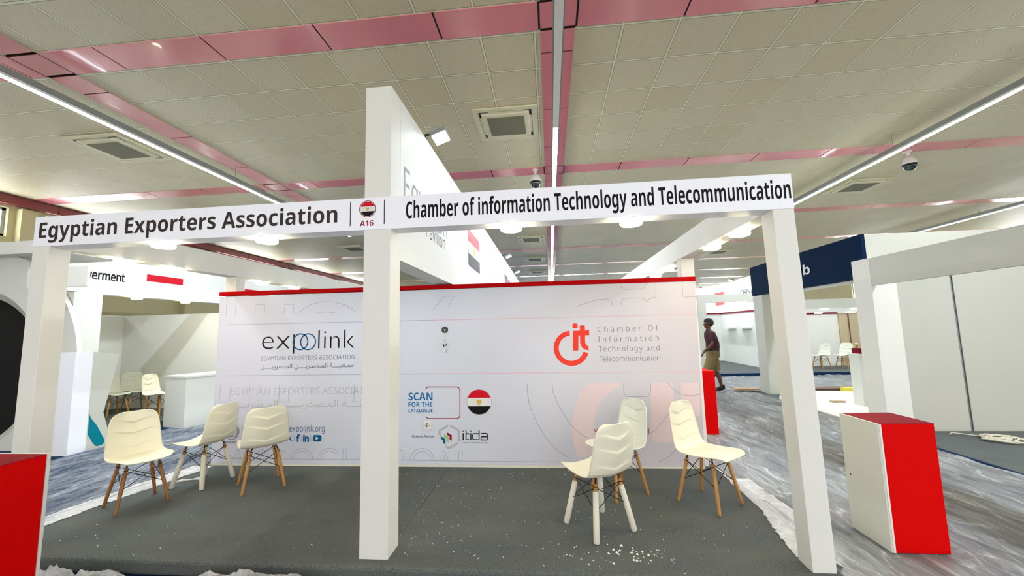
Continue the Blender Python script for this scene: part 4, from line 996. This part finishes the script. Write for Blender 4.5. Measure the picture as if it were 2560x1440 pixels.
m = MB(); m.box(XC, XC + .2, 12.6, 20.5, 2.05, 3.43); cs = part('sign_panel', m, 'white_panel', cw)
m = MB(); m.box(XC, XC + .2, 12.7, 12.9, 0, 2.05); m.box(XC, XC + .2, 20.2, 20.4, ZF, 2.05); part('post', m, 'white_paint', cw)
def cx_(u, v): p = onX(u, v, XC); return float(p[1]), float(p[2])
m = MB(); a, b = cx_(1851, 730), cx_(1881, 728); z0 = cx_(1866, 737)[1]
text_mb(m, sans('CHINA', 0), ('x-', XC), a[0], b[0] - .1, z0, cx_(1866, 724)[1], bold=.01); part('lettering', m, 'black_ink', cs)
a = cx_(1787, 736); b = cx_(1808.5, 729); z1 = b[1]; z0 = cx_(1800, 763)[1]
m = MB(); flat(m, [(a[0], z0), (b[0], z0), (b[0], z1), (a[0], z1)], ('x-', XC), .004); part('flag', m, 'coral_ink', cs)
flood(XC + .01, 15.3, 3.43, -1, 'far flood light on the CHINA sign wall, nearer one', glow='flood_glow_dim'); flood(XC + .01, 18.9, 3.43, -1, 'far flood light on the CHINA sign wall, farther one', glow='flood_glow_dim')

# things on the floor
def slab(name, pts, t, m, label, cat, z=ZF + .045, group=None):
    mb = MB(); mb.prism([(p[0], p[1], z) for p in pts], (0, 0, t)); return solo(name, mb, m, label, cat, group)
a = onZ(1835, 977, ZF); slab('wooden_board', [(7.25, 7.35), (7.82, 7.42), (7.82, 7.62), (7.3, 7.72)], .03, 'cardboard', 'pale board lying on the aisle film by the broad post', 'board')
slab('wooden_board', [(8.55, 7.5), (10.1, 7.5), (10.15, 7.85), (8.5, 7.8)], .05, 'dark_wood', 'brown boards stacked on the floor right of the broad post', 'board', z=ZF)
slab('floor_sheet', [(7.7, 4.3), (9.75, 4.3), (9.75, 7.3), (8.3, 7.45), (7.7, 6.4)], .02, 'screed', 'flat cream board covering the floor below the blue sign', 'floor covering', z=ZF)
slab('wood_block', [(8.42, 5.86), (8.66, 5.86), (8.66, 5.96), (8.42, 5.96)], .035, 'cardboard', 'small wooden block lying on the cream floor board', 'block', z=ZF + .0201)
slab('yellow_pack', [(9.6, 7.25), (9.85, 7.2), (9.9, 7.4), (9.62, 7.42)], .10, 'yellow', 'small yellow pack on the floor beside the narrow counter', 'pack', z=ZF + .0005)
# cord heap
random.seed(4); m = MB(); pts = []
for t in range(90):
    a = t*.47; r = .12 + .10*math.sin(t*.31); pts.append((8.62 + .16*math.cos(a)*(1 + .4*math.sin(t*.13)) + r*.3, 3.13 + r*math.sin(a), ZF + .05 + .02*abs(math.sin(t*.9))))
m.path(pts, .011, 6); m.path([(8.3, 3.42, ZF + .045), (8.38, 3.48, ZF + .05), (8.5, 3.36, ZF + .05), (8.62, 3.3, ZF + .045), (8.7, 3.4, ZF + .05), (8.75, 3.2, ZF + .06)], .008, 6)
solo('cord_heap', m, 'rope', 'tangled heap of pale cord on the right booth carpet', 'cord', smooth=True)
# torn paper strip
m = MB(); P = [(-1.21, 1.26), (-1.13, 1.30), (-1.08, 1.345), (-1.0, 1.36), (-.95, 1.33)]
for i in range(len(P) - 1):
    a, b = P[i], P[i + 1]; m.hexa([(a[0], a[1] - .01, .002), (b[0], b[1] - .01, .002), (b[0], b[1] + .012, .002), (a[0], a[1] + .012, .002), (a[0], a[1] - .01, .006 + .012*(i % 2)), (b[0], b[1] - .01, .006 + .012*((i + 1) % 2)), (b[0], b[1] + .012, .006 + .02*((i + 1) % 2)), (a[0], a[1] + .012, .006 + .02*(i % 2))])
solo('paper_strip', m, 'paper', 'torn white paper strip lying under the wrapped-leg chair at left', 'paper')
# plaster crumbs
random.seed(11); m = MB()
def crumb(x, y, s):
    vs = [(x + s*math.cos(k*2*PI/5 + s*900)*(.7 + .3*random.random()), y + s*math.sin(k*2*PI/5 + s*900)*(.7 + .3*random.random()), .0015) for k in range(5)]
    m.add(vs + [(x, y, .0015 + s*.9)], [(4, 3, 2, 1, 0)] + [(k, (k + 1) % 5, 5) for k in range(5)])
for cx, cy, sx, sy, n_, s in ((1.9, .95, .25, .35, 60, .005), (2.2, 1.2, .5, .3, 40, .004), (3.3, .45, .5, .3, 60, .005), (3.35, .15, .12, .06, 30, .010), (3.2, .1, .3, .06, 26, .006), (1.9, .3, .15, .15, 30, .004), (1.6, 1.6, 1.6, .1, 60, .005), (-.3, .2, 1.0, .2, 40, .005), (2.6, .5, .6, .4, 40, .004)):
    for _ in range(n_):
        x, y = random.gauss(cx, sx), random.gauss(cy, sy)
        if -1.2 < x < 4.35 and -.06 < y < 1.78 and not (1.45 < x < 1.75 and y < .25): crumb(x, y, s*random.uniform(.5, 1.3))
solo('plaster_crumbs', m, 'paper', 'white plaster crumbs scattered over the grey carpet', 'crumbs', kind='stuff')

# ================================================================== the man in the aisle
PX, PY = 6.78, 7.455
def skin_body(name, verts, edges, radii, m, parent, root=0, sub=2):
    me = bpy.data.meshes.new(name); me.from_pydata(verts, edges, []); me.materials.append(MATS[m])
    o = bpy.data.objects.new(name, me); COL.objects.link(o); o.parent = parent; ORG[o] = ORG[parent]
    sk = o.modifiers.new('skin', 'SKIN'); sk.use_smooth_shade = True
    for i, r in enumerate(radii):
        r = r if isinstance(r, tuple) else (r, r); me.skin_vertices[0].data[i].radius = r
        me.skin_vertices[0].data[i].use_root = (i == root)
    sb = o.modifiers.new('subdivision', 'SUBSURF'); sb.levels = sub; sb.render_levels = sub
    return o

man = thing('person', 'person in maroon T-shirt and khaki shorts walking left, looking up', 'person', (PX, PY, ZF))
V = []; Eg = []; R = []
def bone(pts, at=None):
    """chain of (x, y, z, radius); starts from vertex index at; returns the indices"""
    ids = []
    for p in pts:
        V.append(p[:3]); R.append(p[3]); i = len(V) - 1
        if at is not None: Eg.append((at, i))
        at = i; ids.append(i)
    return ids
sp_ = bone([(.03, 0, .95, .125), (.035, 0, 1.10, .115), (.01, 0, 1.30, .125), (-.01, 0, 1.43, .085), (-.025, 0, 1.50, .054), (-.03, 0, 1.545, .052), (-.045, 0, 1.605, .078), (-.03, 0, 1.675, .098), (-.012, 0, 1.73, .078)])
bone([(-.125, 0, 1.635, .020), (-.152, 0, 1.648, .012)], sp_[7]); bone([(-.112, 0, 1.582, .030)], sp_[6])
for sy in (-1, 1): bone([(-.005, sy*.098, 1.665, .018), (.004, sy*.108, 1.675, .011)], sp_[7])
def hand(w, d, side):
    """palm and five bent fingers from wrist index w, pointing along d"""
    p = np.array(V[w]); d = np.array(d)/np.linalg.norm(d); s = np.cross(d, (0, 0, 1)); s = s/np.linalg.norm(s); dn = np.array((0, 0, -1.))
    palm = bone([tuple(p + d*.045) + (.030,), tuple(p + d*.075) + (.028,)], w)
    for k, ln in zip((-1.5, -.5, .5, 1.5), (.062, .075, .07, .055)):
        b = p + d*.095 + s*k*.018
        bone([tuple(b) + (.0095,), tuple(b + d*ln*.5 + dn*.008) + (.0088,), tuple(b + d*ln*.8 + dn*.035) + (.008,)], palm[1])
    b = p + d*.04 + s*side*.036; bone([tuple(b) + (.011,), tuple(b + d*.035 + s*side*.012) + (.0095,), tuple(b + d*.06 + dn*.01) + (.0085,)], palm[0])
a = bone([(-.005, -.13, 1.42, .062), (-.012, -.19, 1.385, .054), (-.04, -.235, 1.26, .045), (-.065, -.25, 1.165, .040), (-.13, -.22, 1.085, .038), (-.20, -.18, 1.015, .027)], sp_[3]); hand(a[-1], (-.5, .45, -.75), 1)
a = bone([(-.005, .13, 1.42, .062), (.02, .185, 1.385, .054), (.13, .225, 1.26, .045), (.225, .22, 1.15, .040), (.12, .2, 1.08, .036), (.0, .17, 1.03, .027)], sp_[3]); hand(a[-1], (-.9, -.2, -.3), -1)
bone([(.0, -.085, .88, .098), (-.09, -.095, .70, .082), (-.19, -.10, .50, .058), (-.21, -.10, .36, .056), (-.25, -.10, .10, .036), (-.27, -.10, .045, .034), (-.36, -.10, .035, .032)], sp_[0])
bone([(.06, .085, .88, .098), (.09, .095, .70, .082), (.12, .10, .50, .058), (.17, .10, .37, .057), (.22, .10, .13, .036), (.215, .10, .075, .034), (.13, .10, .035, .032)], sp_[0])
skin_body('body', V, Eg, R, 'skin', man)
def man_mb(): return MB()
def loft(mb, rings, n=28):
    vs = []; fs = []
    for z, cx, cy, rx, ry in rings:
        for j in range(n):
            a = 2*PI*j/n; vs.append((PX + cx + rx*math.cos(a), PY + cy + ry*math.sin(a), ZF + z))
    k = len(rings)
    for i in range(k - 1):
        for j in range(n): fs.append((i*n + j, i*n + (j + 1) % n, (i + 1)*n + (j + 1) % n, (i + 1)*n + j))
    return mb.add(vs, fs)
def L_(x, y, z): return (PX + x, PY + y, ZF + z)
m = MB(); loft(m, [(1.0, .035, 0, .145, .185), (1.1, .045, 0, .15, .18), (1.2, .045, 0, .145, .185), (1.32, .015, 0, .14, .2), (1.41, .0, 0, .12, .19), (1.46, -.012, 0, .092, .14), (1.50, -.022, 0, .066, .075), (1.512, -.025, 0, .062, .066)])
m.path([L_(-.005, -.14, 1.415), L_(-.018, -.19, 1.375), L_(-.045, -.232, 1.25), L_(-.052, -.236, 1.235)], [.082, .078, .070, .066], 18)
m.path([L_(-.005, .14, 1.415), L_(.03, .19, 1.37), L_(.14, .225, 1.24), L_(.20, .22, 1.16)], [.082, .085, .082, .066], 18)
part('shirt', m, 'maroon_shirt', man, True)
m = MB(); loft(m, [(1.035, .035, 0, .142, .18), (.95, .035, 0, .148, .188), (.86, .03, 0, .15, .195), (.80, .02, 0, .12, .17)])
m.path([L_(.0, -.085, .90), L_(-.06, -.093, .76), L_(-.155, -.10, .53), L_(-.165, -.10, .505)], [.112, .118, .108, .104], 18)
m.path([L_(.055, .085, .90), L_(.085, .093, .76), L_(.115, .10, .53), L_(.118, .10, .505)], [.112, .118, .106, .102], 18)
part('shorts', m, 'khaki', man, True)
m = MB(); loft(m, [(1.0, .035, 0, .152, .192), (1.04, .035, 0, .152, .190)]); part('belt', m, 'dark_plastic', man, True)
m = MB(); vs = []; n1, n2 = 14, 24; hc = (-.008, 0, 1.688)
for i in range(n1 + 1):
    t = (PI*.60)*i/n1
    for j in range(n2):
        a = 2*PI*j/n2; q = np.array((math.sin(t)*math.cos(a), math.sin(t)*math.sin(a), math.cos(t))); th = .62
        q = np.array((q[0]*math.cos(th) + q[2]*math.sin(th), q[1], -q[0]*math.sin(th) + q[2]*math.cos(th)))
        vs.append(L_(hc[0] + .118*q[0], hc[1] + .105*q[1], hc[2] + .112*q[2]))
m.add(vs, [(i*n2 + j, i*n2 + (j + 1) % n2, (i + 1)*n2 + (j + 1) % n2, (i + 1)*n2 + j) for i in range(n1) for j in range(n2)])
part('hair', m, 'hair', man, True)
for x, y, z, up in ((-.33, -.10, .0, 0), (.17, .10, .0, .06)):
    m = MB(); vs = []
    for i in range(9):
        t = i/8; xx = x + .12 - .27*t; w = .045*math.sin(PI*(.12 + .8*t))**.5; h = .085*(1 - t)**.6 + .03; zb = z + up*max(0, 1 - t*1.3)
        vs += [L_(xx, y - w, zb), L_(xx, y + w, zb), L_(xx, y + w*.7, zb + h), L_(xx, y - w*.7, zb + h)]
    fs = [(i*4 + k, i*4 + (k + 1) % 4, (i + 1)*4 + (k + 1) % 4, (i + 1)*4 + k) for i in range(8) for k in range(4)] + [(3, 2, 1, 0), (32, 33, 34, 35)]
    m.add(vs, fs); part('shoe', m, 'dark_plastic', man, True)
m = MB(); m.tube(L_(-.185, -.19, 1.03), L_(-.20, -.182, 1.015), .031); part('bracelet', m, 'dark_plastic', man, True)
m = MB()
for sy in (-1, 1): m.lathe(L_(-.105, sy*.045, 1.665), [(.012, 0), (.008, -.006)], 10, 'x')
part('eye', m, 'dark_plastic', man, True)
m = MB(); m.box(*[PX - .118, PX - .104], PY - .025, PY + .025, ZF + 1.602, ZF + 1.609); part('mouth', m, 'dark_wood', man)
